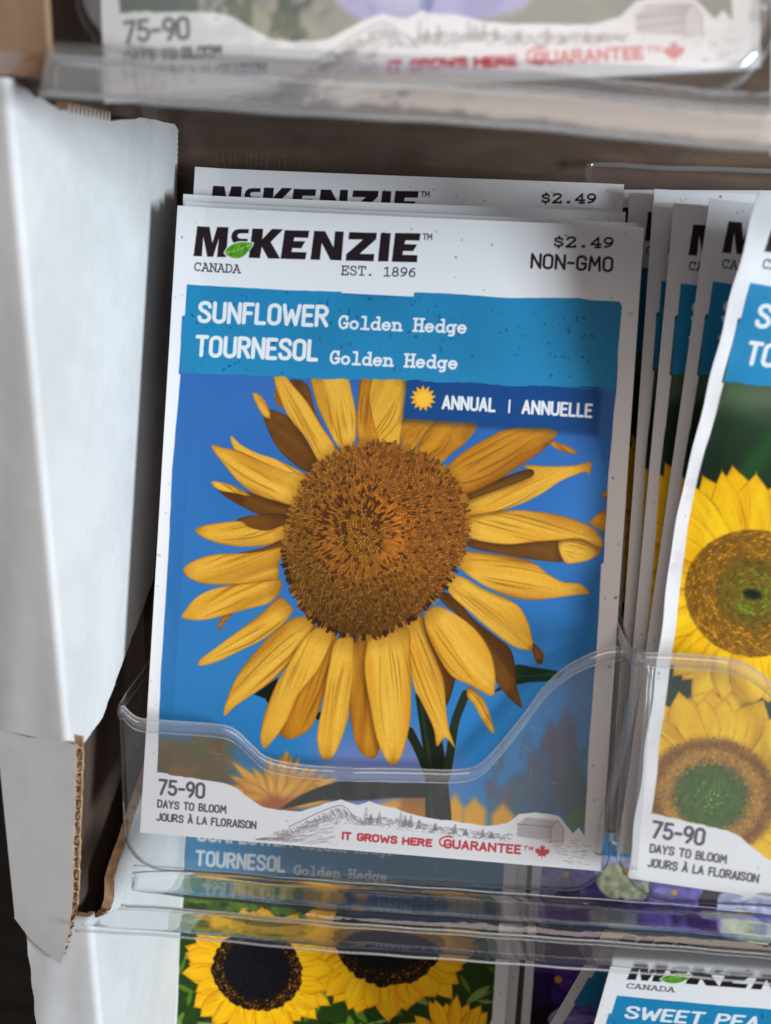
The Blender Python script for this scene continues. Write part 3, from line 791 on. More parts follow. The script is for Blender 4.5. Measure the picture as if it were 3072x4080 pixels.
    def f(x, y, fr_, th):
        # position relative to the off-centre eye of the spiral
        dx, dy = x - inner[0], y - inner[1]; r = math.hypot(dx, dy)
        ang = math.atan2(dy, dx)
        b = .62 + .38 * rnd.random()
        out = np.array((.64, .43, .145)); rt = np.array((.70, .42, .135)); ring = np.array((.80, .46, .13)); core = np.array((.70, .46, .14))
        w_ring = math.exp(-((r - 6.6) / 2.6) ** 2)
        if r < 4.6:
            col = core * (.72 + .4 * rnd.random()); rad = .26
            dk = .16 + .42 * (r > 2.8) * (math.cos(ang - 1.9) > .1)
        else:
            k_ = np.clip((dx * .6 + dy * .25) / 12 + .5, 0, 1)
            col = (out * (1 - k_) + rt * k_) * b
            wr = w_ring * (.35 + .65 * max(0, math.cos(ang - .35)))
            col = col * (1 - wr) + ring * (.62 + .5 * rnd.random()) * wr; rad = .24 + .05 * wr
            col = col * (1 - .28 * np.clip((-dy - 6) / 11, 0, 1))
            dk = .05 + .44 * w_ring * (.35 + .65 * max(0, math.cos(ang - 2.3)))
        if rnd.random() < dk: col = np.array((.24, .125, .05)) * rnd.uniform(.7, 1.3)
        n_ = 2 if r > 4.4 else 1
        ux, uy = (dx / (r + 1e-6), dy / (r + 1e-6))
        L = .06 if r < 4.6 else (.30 if r < 8 else .20)
        A.stroke([(x - ux * L, y - uy * L), (x + ux * L, y + uy * L)], rad * (1.12 if r > 7.5 else 1.3), tuple(np.clip(col, 0, 1)), .93)
        if r > 7.5 and rnd.random() < .55:
            A.dot(x + .14, y + .16, .13, tuple(np.clip(col * 1.35, 0, .95)), .9)
        if r > 8 and rnd.random() < .30:
            A.dot(x - .20, y - .26, .16, (.20, .115, .04), .8)
    c = A.cover(hj)
    keep = A.rgb.copy()
    # fill the head outline: squash the spiral to the outline's two radii
    rx = (head[:, 0].max() - head[:, 0].min()) / 2; ry = (head[:, 1].max() - head[:, 1].min()) / 2
    florets(A, hc[0], hc[1], max(rx, ry) * 1.01, 4300, f, 1.0)
    full = np.zeros((A.ny, A.nx)); full[c[0]] = c[3]
    UU, VV = np.meshgrid(A.u, A.v)
    rr = np.hypot(UU - inner[0], VV - inner[1])
    g = np.clip(1 - rr / 15, 0, 1)[..., None]; lo = np.clip((hc[1] - 5 - VV) / 12, 0, 1)[..., None]
    tone = (np.array((.50, .32, .10)) * (1 - g) + np.array((.68, .39, .11)) * g) * (1 - .35 * lo)
    A.rgb = A.rgb * .85 + tone * .15
    A.rgb = keep * (1 - full[..., None]) + A.rgb * full[..., None]
    # shaggy rim of florets over the petal roots
    for q in range(420):
        i = rnd.randrange(len(head)); p = head[i] + (head[(i + 1) % len(head)] - head[i]) * rnd.random()
        dvec = p - hc; dvec /= np.linalg.norm(dvec)
        low = p[1] < hc[1] - 3
        colr = (.20, .11, .04) if (low and rnd.random() < .6) else ((.62, .41, .13) if rnd.random() < .55 else (.40, .24, .08))
        A.stroke([p - dvec * .5, p + dvec * rnd.uniform(-.2, .55)], rnd.uniform(.25, .5), colr, .9)


def bloom(A, cx, cy, R, r, n, pal, head, sq=1.0, seed=0, layers=2, squeeze=.15):
    rnd = random.Random(seed)
    for l in range(layers):
        for i in range(n):
            th = (i + .5 * l + rnd.uniform(-.25, .25)) * 2 * math.pi / n
            L = R * rnd.uniform(.86, 1.05); w = R * rnd.uniform(.11, .16)
            d = np.array((math.cos(th), math.sin(th) * sq)); nn = np.array((-math.sin(th), math.cos(th) * sq))
            c0 = np.array((cx, cy)); bs = c0 + d * r * .8
            tip = c0 + d * L + nn * rnd.uniform(-.6, .6)
            mid = c0 + d * (r + (L - r) * .5)
            A.petal([bs + nn * w * .7, mid + nn * w * 1.05, tip + nn * .15, tip - nn * .15, mid - nn * w, bs - nn * w * .7], bs, tip, 0, seed + i * 5 + l, 0, 2, pal)
    head(A, cx, cy, r, sq, rnd)


def leafy(A, cols, n, seed, x0=2, y0=5, x1=80, y1=86, soft=.5, size=4):
    rnd = random.Random(seed)
    for i in range(n):
        x, y = rnd.uniform(x0, x1), rnd.uniform(y0, y1); L = rnd.uniform(.5, 1.2) * size; th = rnd.uniform(0, 6.3)
        d = np.array((math.cos(th), math.sin(th))); nn = np.array((-d[1], d[0])); w = L * rnd.uniform(.2, .4)
        c0 = np.array((x, y))
        A.poly(smooth([c0 - d * L, c0 + nn * w, c0 + d * L, c0 - nn * w], 3), rnd.choice(cols), soft, .85)


def pic_bright(A):
    sl, U, V = A.box(0, 0, PW, PH)
    t = np.clip((V - 60) / 24, 0, 1)[..., None]
    A.rgb[:] = np.array((.06, .17, .09)) * (1 - t) + np.array((.16, .24, .15)) * t
    A.rgb += (A.noise(U, V, 9, 4)[..., None] - .5) * np.array((.08, .16, .09))
    leafy(A, [(.05, .16, .08), (.09, .26, .13), (.13, .30, .12)], 60, 3, soft=3, size=6)
    A.poly([(2, 84), (40, 84), (40, 78), (2, 79)], (.40, .44, .34), 5, .7)
    pal = ((.96, .80, .10), (.92, .66, .04), (.66, .42, .03))
    def head(A, cx, cy, r, sq, rnd):
        A.poly([(cx + r * math.cos(t_), cy + r * sq * math.sin(t_)) for t_ in np.linspace(0, 6.28, 48)[:-1]], (.47, .32, .07), .5)
        def f(x, y, fr_, th):
            if fr_ < .36: c = np.array((.30, .44, .10)) * rnd.uniform(.65, 1.4)
            elif fr_ < .55: c = np.array((.34, .34, .08)) * rnd.uniform(.6, 1.3)
            else: c = np.array((.72, .50, .10)) * rnd.uniform(.55, 1.2)
            dx, dy = -math.sin(th), math.cos(th) * sq
            L_ = rnd.uniform(.02, .3)
            A.stroke([(x - dx * L_, y - dy * L_), (x + dx * L_, y + dy * L_)], rnd.uniform(.2, .36), tuple(np.clip(c, 0, .9)), .9)
        florets(A, cx, cy, r, 1000, f, sq)
        A.poly([(cx + r * .1 * math.cos(t_) * 1.4, cy - r * .02 + r * .08 * math.sin(t_)) for t_ in np.linspace(0, 6.28, 16)[:-1]], (.07, .10, .04), 1.0)
    def head2(A, cx, cy, r, sq, rnd):
        for f_, c in ((1.0, (.62, .44, .10)), (.93, (.46, .29, .08)), (.82, (.66, .47, .18)), (.60, (.36, .36, .14)), (.50, (.27, .37, .14))):
            A.poly([(cx + r * f_ * math.cos(t_) * rnd.uniform(.97, 1.03), cy + r * f_ * sq * math.sin(t_) * rnd.uniform(.97, 1.03)) for t_ in np.linspace(0, 6.28, 48)[:-1]], c, 1.8)
        def f(x, y, fr_, th):
            q_ = fr_ + rnd.uniform(-.06, .06)
            c = np.array((.30, .42, .15)) if q_ < .54 else (np.array((.66, .46, .18)) if q_ < .8 else np.array((.50, .32, .08)))
            if q_ < .54: c = c * (.72 + .75 * max(0, 1 - q_ / .5)) + np.array((.05, .03, 0)) * max(0, 1 - q_ / .4)
            A.dot(x, y, .2, tuple(np.clip(c * rnd.uniform(.55, 1.35), 0, .9)), .8)
        florets(A, cx, cy, r, 700, f, sq)
    bloom(A, 44, 66, 14, 6, 20, pal, head, 1, 9)
    bloom(A, 62, 30, 17, 8, 22, pal, head2, 1, 19)
    bloom(A, 13.5, 49.5, 21, 10.6, 24, pal, head, .98, 3)
    A.poly([(20 + 7 * math.cos(t_), 30 + 2 * math.sin(t_)) for t_ in np.linspace(0, 6.28, 16)[:-1]], (.15, .22, .09), 2, .8)
    bloom(A, 11.5, 15.5, 19, 10.6, 26, pal, head2, .92, 13)


def pic_dark(A):
    sl, U, V = A.box(0, 0, PW, PH)
    A.rgb[:] = (.14, .24, .05)
    leafy(A, [(.28, .46, .10), (.14, .27, .06), (.44, .58, .18), (.08, .16, .05), (.36, .52, .12), (.52, .62, .36)], 420, 5, soft=.35, size=3.2)
    for x0, x1, y0, y1 in ((2, 30, 76, 86),):
        leafy(A, [(.40, .50, .12), (.30, .42, .10), (.22, .34, .06)], 50, 8, x0, y0, x1, y1, 1.5, 4)
    pal = ((.98, .80, .09), (.96, .66, .05), (.72, .38, .03))
    def head(A, cx, cy, r, sq, rnd):
        hh = [(cx + r * math.cos(t_) * rnd.uniform(.96, 1.04), cy + r * sq * math.sin(t_) * rnd.uniform(.96, 1.04)) for t_ in np.linspace(0, 6.28, 90)[:-1]]
        A.poly(hh, (.11, .065, .03))
        for q in range(420):
            th = rnd.uniform(0, 6.28); f_ = rnd.uniform(.74, 1.0)
            A.dot(cx + r * f_ * math.cos(th), cy + r * f_ * sq * math.sin(th), rnd.uniform(.10, .22), rnd.choice([(.70, .46, .12), (.42, .24, .08), (.30, .16, .06), (.62, .40, .10)]), .9)
        A.poly([(cx + r * .73 * math.cos(t_), cy + .6 + r * .73 * sq * math.sin(t_)) for t_ in np.linspace(0, 6.28, 60)[:-1]], (.055, .05, .07), .5)
        for q in range(260):
            th = rnd.uniform(0, 6.28); f_ = .68 * math.sqrt(rnd.random())
            A.dot(cx + r * f_ * math.cos(th), cy + .6 + r * f_ * sq * math.sin(th), .17, rnd.choice([(.10, .09, .13), (.03, .03, .04), (.13, .12, .16)]), .7)
    def head3(A, cx, cy, r, sq, rnd):
        A.poly([(cx + r * math.cos(t_), cy + r * sq * math.sin(t_)) for t_ in np.linspace(0, 6.28, 40)[:-1]], (.30, .17, .05), .4)
        for q in range(200):
            th = rnd.uniform(0, 6.28); f_ = math.sqrt(rnd.random())
            A.dot(cx + r * f_ * math.cos(th), cy + r * f_ * sq * math.sin(th), .22, rnd.choice([(.64, .40, .10), (.36, .20, .06)]), .8)
    bloom(A, 70.0, 46, 13.5, 6, 15, pal, head3, 1, 41)
    bloom(A, 53, 74.5, 21.5, 13.6, 24, pal, head, 1.0, 23)
    bloom(A, 21.6, 61.8, 19.0, 11.2, 20, pal, head, .90, 31)
    bloom(A, 38, 22, 20, 11, 20, pal, head, 1, 37)


def pic_morning(A):
    sl, U, V = A.box(0, 0, PW, PH)
    A.rgb[:] = (.16, .24, .13)
    leafy(A, [(.10, .17, .08), (.24, .34, .14), (.16, .24, .12), (.34, .38, .16)], 200, 15, soft=1.0, size=5)
    A.poly(smooth([(28, 18), (30, 11), (36, 7.5), (46, 7.5), (54, 9), (56, 14), (54, 22), (40, 26)]), (.50, .50, .76), 1.5)
    A.poly(smooth([(34, 14), (38, 9), (43, 12), (42, 20)]), (.62, .66, .82), 2, .8)
    A.poly(smooth([(46, 9), (50, 8.5), (52, 14), (48, 20)]), (.34, .34, .68), 2, .8)
    A.poly([(60, 20), (64, 12), (70, 11), (70, 22)], (.52, .54, .20), 2, .8)
    A.poly([(70, 20), (71, 10), (77, 9), (79, 20)], (.60, .46, .34), 2, .8)


def pic_viola(A):
    sl, U, V = A.box(0, 0, PW, PH)
    A.rgb[:] = (.10, .07, .13)
    rnd = random.Random(77)
    A.rgb[(V > 66) & (U < 34)] = (.36, .26, .58)
    def vio(cx, cy, s, cols, seed):
        r = random.Random(seed)
        for k_ in range(5):
            th = 1.57 + k_ * 1.256 + r.uniform(-.2, .2); c0 = np.array((cx, cy)) + s * .45 * np.array((math.cos(th), math.sin(th)))
            A.poly(smooth([c0 + s * .5 * r.uniform(.85, 1.15) * np.array((math.cos(a_), math.sin(a_))) for a_ in np.linspace(0, 6.28, 9)[:-1]], 3),
                   (lambda cc: (lambda U, V: np.array(cc) * (.8 + .4 * A.noise(U, V, 1.2, seed + k_)[..., None])))(cols[k_ % len(cols)]), .4)
        A.dot(cx, cy, s * .1, (.85, .65, .15))
    pur = [(.26, .12, .42), (.34, .17, .52), (.17, .07, .28)]
    pale = [(.80, .82, .66), (.70, .70, .82), (.86, .86, .70)]
    lav = [(.46, .40, .72), (.40, .34, .66), (.56, .50, .76)]
    spots = [(8, 78, 8, lav), (22, 80, 8, pale), (34, 76, 7, lav), (10, 66, 9, pur), (26, 66, 8, lav), (42, 66, 8, pur), (8, 52, 9, pur), (14, 40, 8, pale), (24, 50, 9, pur), (38, 48, 9, pale), (52, 72, 9, pale), (56, 54, 9, lav), (10, 28, 9, pur), (30, 32, 9, pur), (70, 66, 10, pur), (66, 80, 8, pale)]
    for i, (x, y, s, c) in enumerate(spots): vio(x, y, s, c, 50 + i)


def pic_pea(A):
    sl, U, V = A.box(0, 0, PW, PH)
    A.rgb[:] = (.45, .55, .40)
    leafy(A, [(.60, .40, .62), (.80, .70, .80), (.30, .45, .25)], 120, 4, soft=.6, size=5)


def lin(c):
    c = np.clip(c, 0, 1)
    return np.where(c <= .04045, c / 12.92, ((c + .055) / 1.055) ** 2.4)


PART_NAMES = {0: 'header_panel', 1: 'title_band', 2: 'flower_picture', 3: 'season_badge', 4: 'footer_panel'}


def packet_meshes(A, deform=None, thick=1.7, seed=0):
    """front panels cut from one printed sheet, and the paper envelope behind; origin bottom centre of the front, millimetres -> metres"""
    U, V = np.meshgrid(A.u, A.v)
    X = U - PW / 2; Y = V.copy()
    q = np.clip(1 - (2 * U / PW - 1) ** 4, 0, 1) * np.clip(np.sin(np.pi * np.clip(V / 96, 0, 1)), 0, 1)
    Zb = 1.0 * q + .40 * np.sin(V / 23 + seed) * np.sin(U / 31 + 1 + seed)
    Zb = Zb * np.minimum(1, np.minimum(U, PW - U) / 5)
    P = np.stack([X, Y, Zb], -1)
    if deform: P = deform(P)
    P = (P * .001).astype(np.float32)
    colr = np.concatenate([lin(A.rgb), np.ones((A.ny, A.nx, 1))], -1).astype(np.float32)
    ident = A.id[:-1, :-1]
    idx = np.arange(A.ny * A.nx).reshape(A.ny, A.nx)
    quads = np.stack([idx[:-1, :-1], idx[:-1, 1:], idx[1:, 1:], idx[1:, :-1]], -1)
    out = []
    for pid, nm in PART_NAMES.items():
        msk = ident == pid
        if msk.sum() < 30: continue
        f = quads[msk]
        uq, inv = np.unique(f, return_inverse=True)
        inv = inv.reshape(-1)
        me = bpy.data.meshes.new(nm)
        me.vertices.add(len(uq)); me.vertices.foreach_set('co', P.reshape(-1, 3)[uq].reshape(-1))
        me.loops.add(len(inv)); me.loops.foreach_set('vertex_index', inv.astype(np.int32))
        me.polygons.add(len(f)); me.polygons.foreach_set('loop_start', np.arange(0, len(inv), 4, dtype=np.int32))
        me.update(calc_edges=True)
        me.polygons.foreach_set('use_smooth', np.ones(len(f), bool))
        at_ = me.attributes.new('ink', 'FLOAT_COLOR', 'POINT')
        at_.data.foreach_set('color', colr.reshape(-1, 4)[uq].reshape(-1))
        me.materials.append(M_PRINT)
        out.append((nm, me))
    # envelope: the same outline, a hair behind the print, closed round the back
    k = max(1, int(2.5 / A.cell))
    ii = sorted(set(list(range(0, A.nx, k)) + [A.nx - 1])); jj = sorted(set(list(range(0, A.ny, k)) + [A.ny - 1]))
    G = P[np.ix_(jj, ii)] * 1000
    f0 = G.copy(); f0[..., 2] -= .06
    edge = np.minimum(np.minimum(np.array(ii)[None, :] * A.cell, PW - np.array(ii)[None, :] * A.cell), np.minimum(np.array(jj)[:, None] * A.cell * 1.0 + 1, (PH - np.array(jj)[:, None] * A.cell) / 2.5))
    f1 = G.copy(); f1[..., 2] -= .25 + thick * np.clip(edge / 5, 0, 1)
    V0 = f0.reshape(-1, 3).tolist() + f1.reshape(-1, 3).tolist()
    ny, nx = len(jj), len(ii); n = ny * nx
    F = [(i * nx + j, i * nx + j + 1, (i + 1) * nx + j + 1, (i + 1) * nx + j) for i in range(ny - 1) for j in range(nx - 1)]
    F += [tuple(reversed([q_ + n for q_ in f])) for f in F]
    rim = [j for j in range(nx)] + [i * nx + nx - 1 for i in range(1, ny)] + [(ny - 1) * nx + j for j in range(nx - 2, -1, -1)] + [i * nx for i in range(ny - 2, 0, -1)]
    F += [(a_ + n, b_ + n, b_, a_) for a_, b_ in zip(rim, rim[1:] + rim[:1])]
    me = bpy.data.meshes.new('envelope')
    me.from_pydata([tuple(x * .001 for x in v) for v in V0], [], F)
    me.update(); me.materials.append(M_PAPER)
    out.append(('envelope', me))
    return out


def packet(meshes, pos, roll=0, tilt=0, yaw=0, label='', group=None, name='seed_packet'):
    """pos: bottom centre of the front in the rack frame (mm); roll clockwise in degrees; tilt leans the top towards the viewer"""
    mt = FR @ Matrix.Translation(Vector(pos) * .001) @ Matrix.Rotation(math.radians(yaw), 4, 'Y') @ Matrix.Rotation(math.radians(tilt), 4, 'X') @ Matrix.Rotation(math.radians(-roll), 4, 'Z')
    root = empty(name, mt)
    tag(root, label, 'seed packet', group)
    for nm, me in meshes:
        o = bpy.data.objects.new(nm, me)
        COL.objects.link(o); o.parent = root
    return root


# ------------------------------------------------------------------ the cardboard display box
def extrude(name, pts, a0, a1, mat, edge, parent):
    """outline in the (b, c) plane, given thickness from a0 (seen side) to a1"""
    n = len(pts)
    V = [(a0, b, c) for b, c in pts] + [(a1, b, c) for b, c in pts]
    F = [tuple(range(n)), tuple(range(2 * n - 1, n - 1, -1))] + [(i, i + n, (i + 1) % n + n, (i + 1) % n) for i in range(n)]
    return mesh_obj(name, V, F, mat, parent, False, [mat, edge], [0, 0] + [1] * n)


box = tag(empty('display_box', FR.copy()), 'white corrugated cardboard display box with torn side panel, holding all the packets', 'display box')
AW, TH = -47.3, 1.9
FO, FD = np.array((AW, 0, 12.4)), np.array((0, .9487, .3162))     # the fold where the side panel turns to the front
rj = random.Random(5)
RF = 1.5
fold_c = lambda b: 12.4 + .3333 * b


def bc(pts, step=1.0, amp=.22):
    return jag(pts, rj, step, amp).tolist()


# upper side panel, torn out at the top and along its lower edge
top = bc([(111.2, 46.7), (113, 38), (114.6, 32.6)], 1.4, .25)
teeth = []
p0, p1 = np.array((114.8, 32.2)), np.array((120.6, 16.5))
for i in range(11):
    q = p0 + (p1 - p0) * i / 11
    teeth += [(q[0] + 1.3, q[1]), (q[0] - .1, q[1] - .55), (q[0] + .1, q[1] - .95)]
teeth += bc([(121.2, 15.0), (127, 3), (133.5, -14)], 2, .1)
perf = []
for i in range(26):
    b = 133.5 - i * .95
    perf += [(b, -16.2 - .12 * i + rj.uniform(-.15, .15)), (b - .45, -16.8 - .12 * i + rj.uniform(-.2, .2))]
low = bc([(108, -19), (70, -19), (44, -18), (41.3, -15.1), (36.7, -10.5), (33.8, -6.9), (29.3, -2.3), (25.1, 2.1), (21.9, 5.5), (20.5, 10.2), (19.6, 13.0), (19.4, fold_c(19.4) - 1.054 * RF)], 1.3, .18)
up_pts = top[:0] + [(111.0, fold_c(111) - 1.054 * RF)] + top[1:] + teeth + perf + low
side = extrude('side_panel', up_pts, AW, AW - TH, M_BOARD, M_KRAFT, box)
low2 = bc([(-14.2, fold_c(-14.2) - 1.054 * (RF + 2.4)), (-14.6, 3.0), (-16.1, 1.1), (-16.7, -4.4), (-15.5, -5.8), (-11.3, -5.3), (-8.3, -8.5), (-6.2, -11.6), (-4.2, -13.4), (4, -24), (6, -30)], 1.1, .28)
extrude('side_panel', low2 + [(6, -75), (-95, -75), (-95, fold_c(-95) - 1.054 * (RF + 2.4))], AW, AW - TH, M_BOARD, M_KRAFT, box)


def flange(name, b_top, b_bot, ang, outer, parent, mat=None, sink=0.0):
    """rounded fold and front flap; outer(t) gives the width of the flap at t = distance along the fold"""
    V, rows = [], 60
    s, c = math.sin(math.radians(ang)), math.cos(math.radians(ang))
    e = np.array((-c, s * .3162, -s * .9487)); nrm = np.cross(FD, e); nrm = nrm if nrm[2] > 0 else -nrm
    inn = np.array((0, .3162, -.9487))                            # down the side panel, away from the fold
    k = 0
    for i in range(rows + 1):
        t = b_top + (b_bot - b_top) * i / rows
        o = FO + FD * t + inn * sink
        w = outer(t)
        row = []
        for j in range(9):                                        # quarter turn from side panel to flap
            f = j / 8
            p = o + inn * RF * (1 - f) ** 2 + e * RF * f ** 2
            row.append(p)
        for j in range(1, 9):
            f = j / 8
            row.append(o + e * (RF + (w - RF) * f) + nrm * .25 * math.sin(t / 9 + j) * f)
        k = len(row); V += row
    F = grid_faces(rows + 1, k)
    n = len(V)
    back = []
    for i, v in enumerate(V):
        f = min(1, (i % k) / 8)
        d_ = nrm * f + np.array((1., 0, 0)) * (1 - f)
        back.append(v - d_ / np.linalg.norm(d_) * .9)
    V = V + back
    V = V + V                                                     # separate edge points keep the faces' shading clean
    F += [tuple(q + n for q in reversed(f)) for f in F]
    L = rows + 1
    rim = [j for j in range(k)] + [i * k + k - 1 for i in range(1, L)] + [(L - 1) * k + j for j in range(k - 2, -1, -1)] + [i * k for i in range(L - 2, 0, -1)]
    nf = len(F)
    F += [(a + 2 * n, b + 2 * n, b + 3 * n, a + 3 * n) for a, b in zip(rim, rim[1:] + rim[:1])]
    return mesh_obj(name, [tuple(v) for v in V], F, mat or M_BOARD, parent, True, [mat or M_BOARD, M_KRAFT], [0] * nf + [1] * len(rim))


w_noise = noise1(200, rj, 3, .25)
flange('front_flap', 117.0, 21.9, 14, lambda t: 15.5 + .25 * math.sin(t * .4), box)
flange('front_flap', -15.0, -100, 5, lambda t: 13.0 + .12 * math.sin(t * .9), box, None, 2.4)


def flap_piece(name, pts, ang, t0, t1, mat, edge, parent):
    """flat piece in the flap's plane: points are (along the fold, outwards)"""
    s, c = math.sin(math.radians(ang)), math.cos(math.radians(ang))
    e = np.array((-c, s * .3162, -s * .9487)); nrm = np.cross(FD, e); nrm = nrm if nrm[2] > 0 else -nrm
    n = len(pts)
    V = [tuple(FO + FD * a + e * w - nrm * t0) for a, w in pts] + [tuple(FO + FD * a + e * w - nrm * t1) for a, w in pts]
    F = [tuple(range(n)), tuple(range(2 * n - 1, n - 1, -1))] + [(i, i + n, (i + 1) % n + n, (i + 1) % n) for i in range(n)]
    return mesh_obj(name, V, F, mat, parent, False, [mat, edge], [0, 0] + [1] * n), e, nrm


raw = bc([(22.6, -1.3), (14, -.4), (4.9, .7), (-6, 1.9), (-15.4, 3.3), (-20, 4.6), (-25.1, 6.3)], .9, .14)
torn, e_, n_ = flap_piece('torn_flap', raw + bc([(-25.1, 6.3), (-22.1, 11.7), (-18.0, 15.1)], 1, .15) + [(-17, 15.0), (14.5, 14.2), (21.9, 15.6), (21.6, 7.8)] + bc([(22.3, 3.4), (22.6, -1.3)], .8, .2), 14, .02, .34, M_BOARD, M_KRAFT, box)
def torn_edge(name, pts3, away, parent, mat, count, lmin, lmax):
    """loose paper fibres standing out along a torn edge"""
    V, F = [], []
    P = [np.asarray(p, float) for p in pts3]
    for _ in range(count):
        i = rj.randrange(len(P) - 1)
        p = P[i] + (P[i + 1] - P[i]) * rj.random()
        t = P[i + 1] - P[i]; t = t / (np.linalg.norm(t) + 1e-9)
        d = np.asarray(away, float) + np.array([rj.uniform(-.7, .7) for _k in range(3)]); d /= np.linalg.norm(d)
        L = rj.uniform(lmin, lmax); w = rj.uniform(.04, .13)
        q = len(V)
        V += [tuple(p - t * w), tuple(p + t * w), tuple(p + d * L * .6 + t * w * .6 + np.array((0, .05, .05))), tuple(p + d * L)]
        F += [(q, q + 1, q + 2), (q, q + 2, q + 3)]
    return mesh_obj(name, V, F, mat, parent, False)


M_FIBRE = mat_noise('torn_paper_fibre', (.52, .44, .36), (.66, .60, .53), 600)
torn_edge('torn_edge', [FO + FD * a + e_ * w - n_ * .15 for a, w in raw], (.9, -.1, .2), torn, M_FIBRE, 150, .15, .7)
torn_edge('torn_edge', [(AW - .1, b, c) for b, c in low[3:]], (.1, -1, .2), side, M_FIBRE, 90, .12, .55)
torn_edge('torn_edge', [(AW - .1, b, c) for b, c in low2[2:-2]], (.1, 1, .1), bpy.data.objects['side_panel.001'], M_FIBRE, 160, .15, .7)
# corrugated core seen along the torn edge: wavy medium and inner liner
V, F = [], []
nw = 230
for i in range(nw + 1):
    t = 22.2 - 46.5 * i / nw
    w0 = float(np.interp(-t, [-q[0] for q in raw], [q[1] for q in raw])) + .12 * math.sin(i * 1.7)
    wave = .36 + .72 + .66 * math.sin(t * 2 * math.pi / 2.5 + .5 * math.sin(t * .7)) + .08 * math.sin(t * 9)
    for dw in (0.05, 5.0):
        for tk in (0, .26):
            V.append(tuple(FO + FD * t + e_ * (w0 + dw) - n_ * (wave + tk)))
for i in range(nw):
    q = i * 4
    F += [(q, q + 4, q + 5, q + 1), (q, q + 2, q + 6, q + 4), (q + 1, q + 5, q + 7, q + 3)]
mesh_obj('corrugated_core', V, F, M_KRAFT, torn, False, [M_KRAFT, M_FLUTE], [0, 1, 1] * nw)
flap_piece('inner_liner', [(a, w + .12) for a, w in raw] + [(-24.0, 10), (22, 8)], 14, 1.98, 2.3, M_KRAFT, M_KRAFT, torn)
# brown inner wall behind the torn side, board at the back, and the bare kraft flap higher up
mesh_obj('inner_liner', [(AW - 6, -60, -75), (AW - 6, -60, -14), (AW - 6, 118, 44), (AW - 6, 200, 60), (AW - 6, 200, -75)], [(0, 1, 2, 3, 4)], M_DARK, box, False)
Vb = [(-47, -2, -24), (150, -2, -24), (150, 132, -21.5), (-60, 132, -21.5), (-60, 200, -20), (150, 200, -20)]
mesh_obj('back_panel', Vb, [(0, 1, 2, 3), (3, 2, 5, 4)], M_BROWN, box, False)
s5 = [(a, w) for a, w in [(117.6, -3.0), (150, -3.0), (200, -3), (200, 22), (117.6, 22)]]
kp, _e, _n = flap_piece('kraft_flap', [(117.3, -5.3), (150, -6.0), (200, -7), (200, 24), (117.3, 24)], 10, .6, 1.6, M_TAN, M_TAN, box)
kp['label'] = 'bare brown flap'
# scuffs on the back board
Vs, Fs = [], []
for i in range(15):
    a0 = -40.5 + i * 1.15 + rj.uniform(-.3, .3); b0 = rj.uniform(130.5, 136); h = rj.uniform(2.5, 7); w = rj.uniform(.08, .22); sl = rj.uniform(-.3, .9)
    pc = lambda b: (-24 + (b + 2) * 2.5 / 134 if b < 132 else -21.5 + (b - 132) * 1.5 / 68) + .03
    b0 = min(b0, 131.9)
    q = len(Vs); Vs += [(a0, b0, pc(b0)), (a0 + w, b0, pc(b0)), (a0 + w + sl, b0 - h, pc(b0 - h)), (a0 + sl, b0 - h, pc(b0 - h))]; Fs.append((q, q + 1, q + 2, q + 3))
mesh_obj('scuff_mark', Vs, Fs, M_SCUFF, bpy.data.objects['back_panel'], False)
fl = mesh_obj('ground', [(-2500, -2500, 0), (2500, -2500, 0), (2500, 2500, 0), (-2500, 2500, 0)], [(0, 1, 2, 3)], M_FLOOR, None, False)
fl.matrix_world = Matrix.Identity(4)
tag(fl, kind='structure')


# ------------------------------------------------------------------ clear plastic trays
def tube(path, r, mat, name, parent, sides=8, flat=1.0):
    P = [np.asarray(p, float) for p in path]
    V = []
    for i, p in enumerate(P):
        t = P[min(i + 1, len(P) - 1)] - P[max(i - 1, 0)]; t = t / (np.linalg.norm(t) + 1e-9)
        up = np.array((0, 0, 1.)) if abs(t[2]) < .8 else np.array((1., 0, 0))
        x = np.cross(t, up); x /= np.linalg.norm(x); y = np.cross(x, t)
        for k in range(sides):
            an = 2 * math.pi * k / sides
            V.append(tuple(p + x * r * math.cos(an) + y * r * flat * math.sin(an)))
    F = grid_faces(len(P), sides, True)
    F += [tuple(range(sides))[::-1], tuple(range(len(V) - sides, len(V)))]
    return mesh_obj(name, V, F, mat, parent, True)


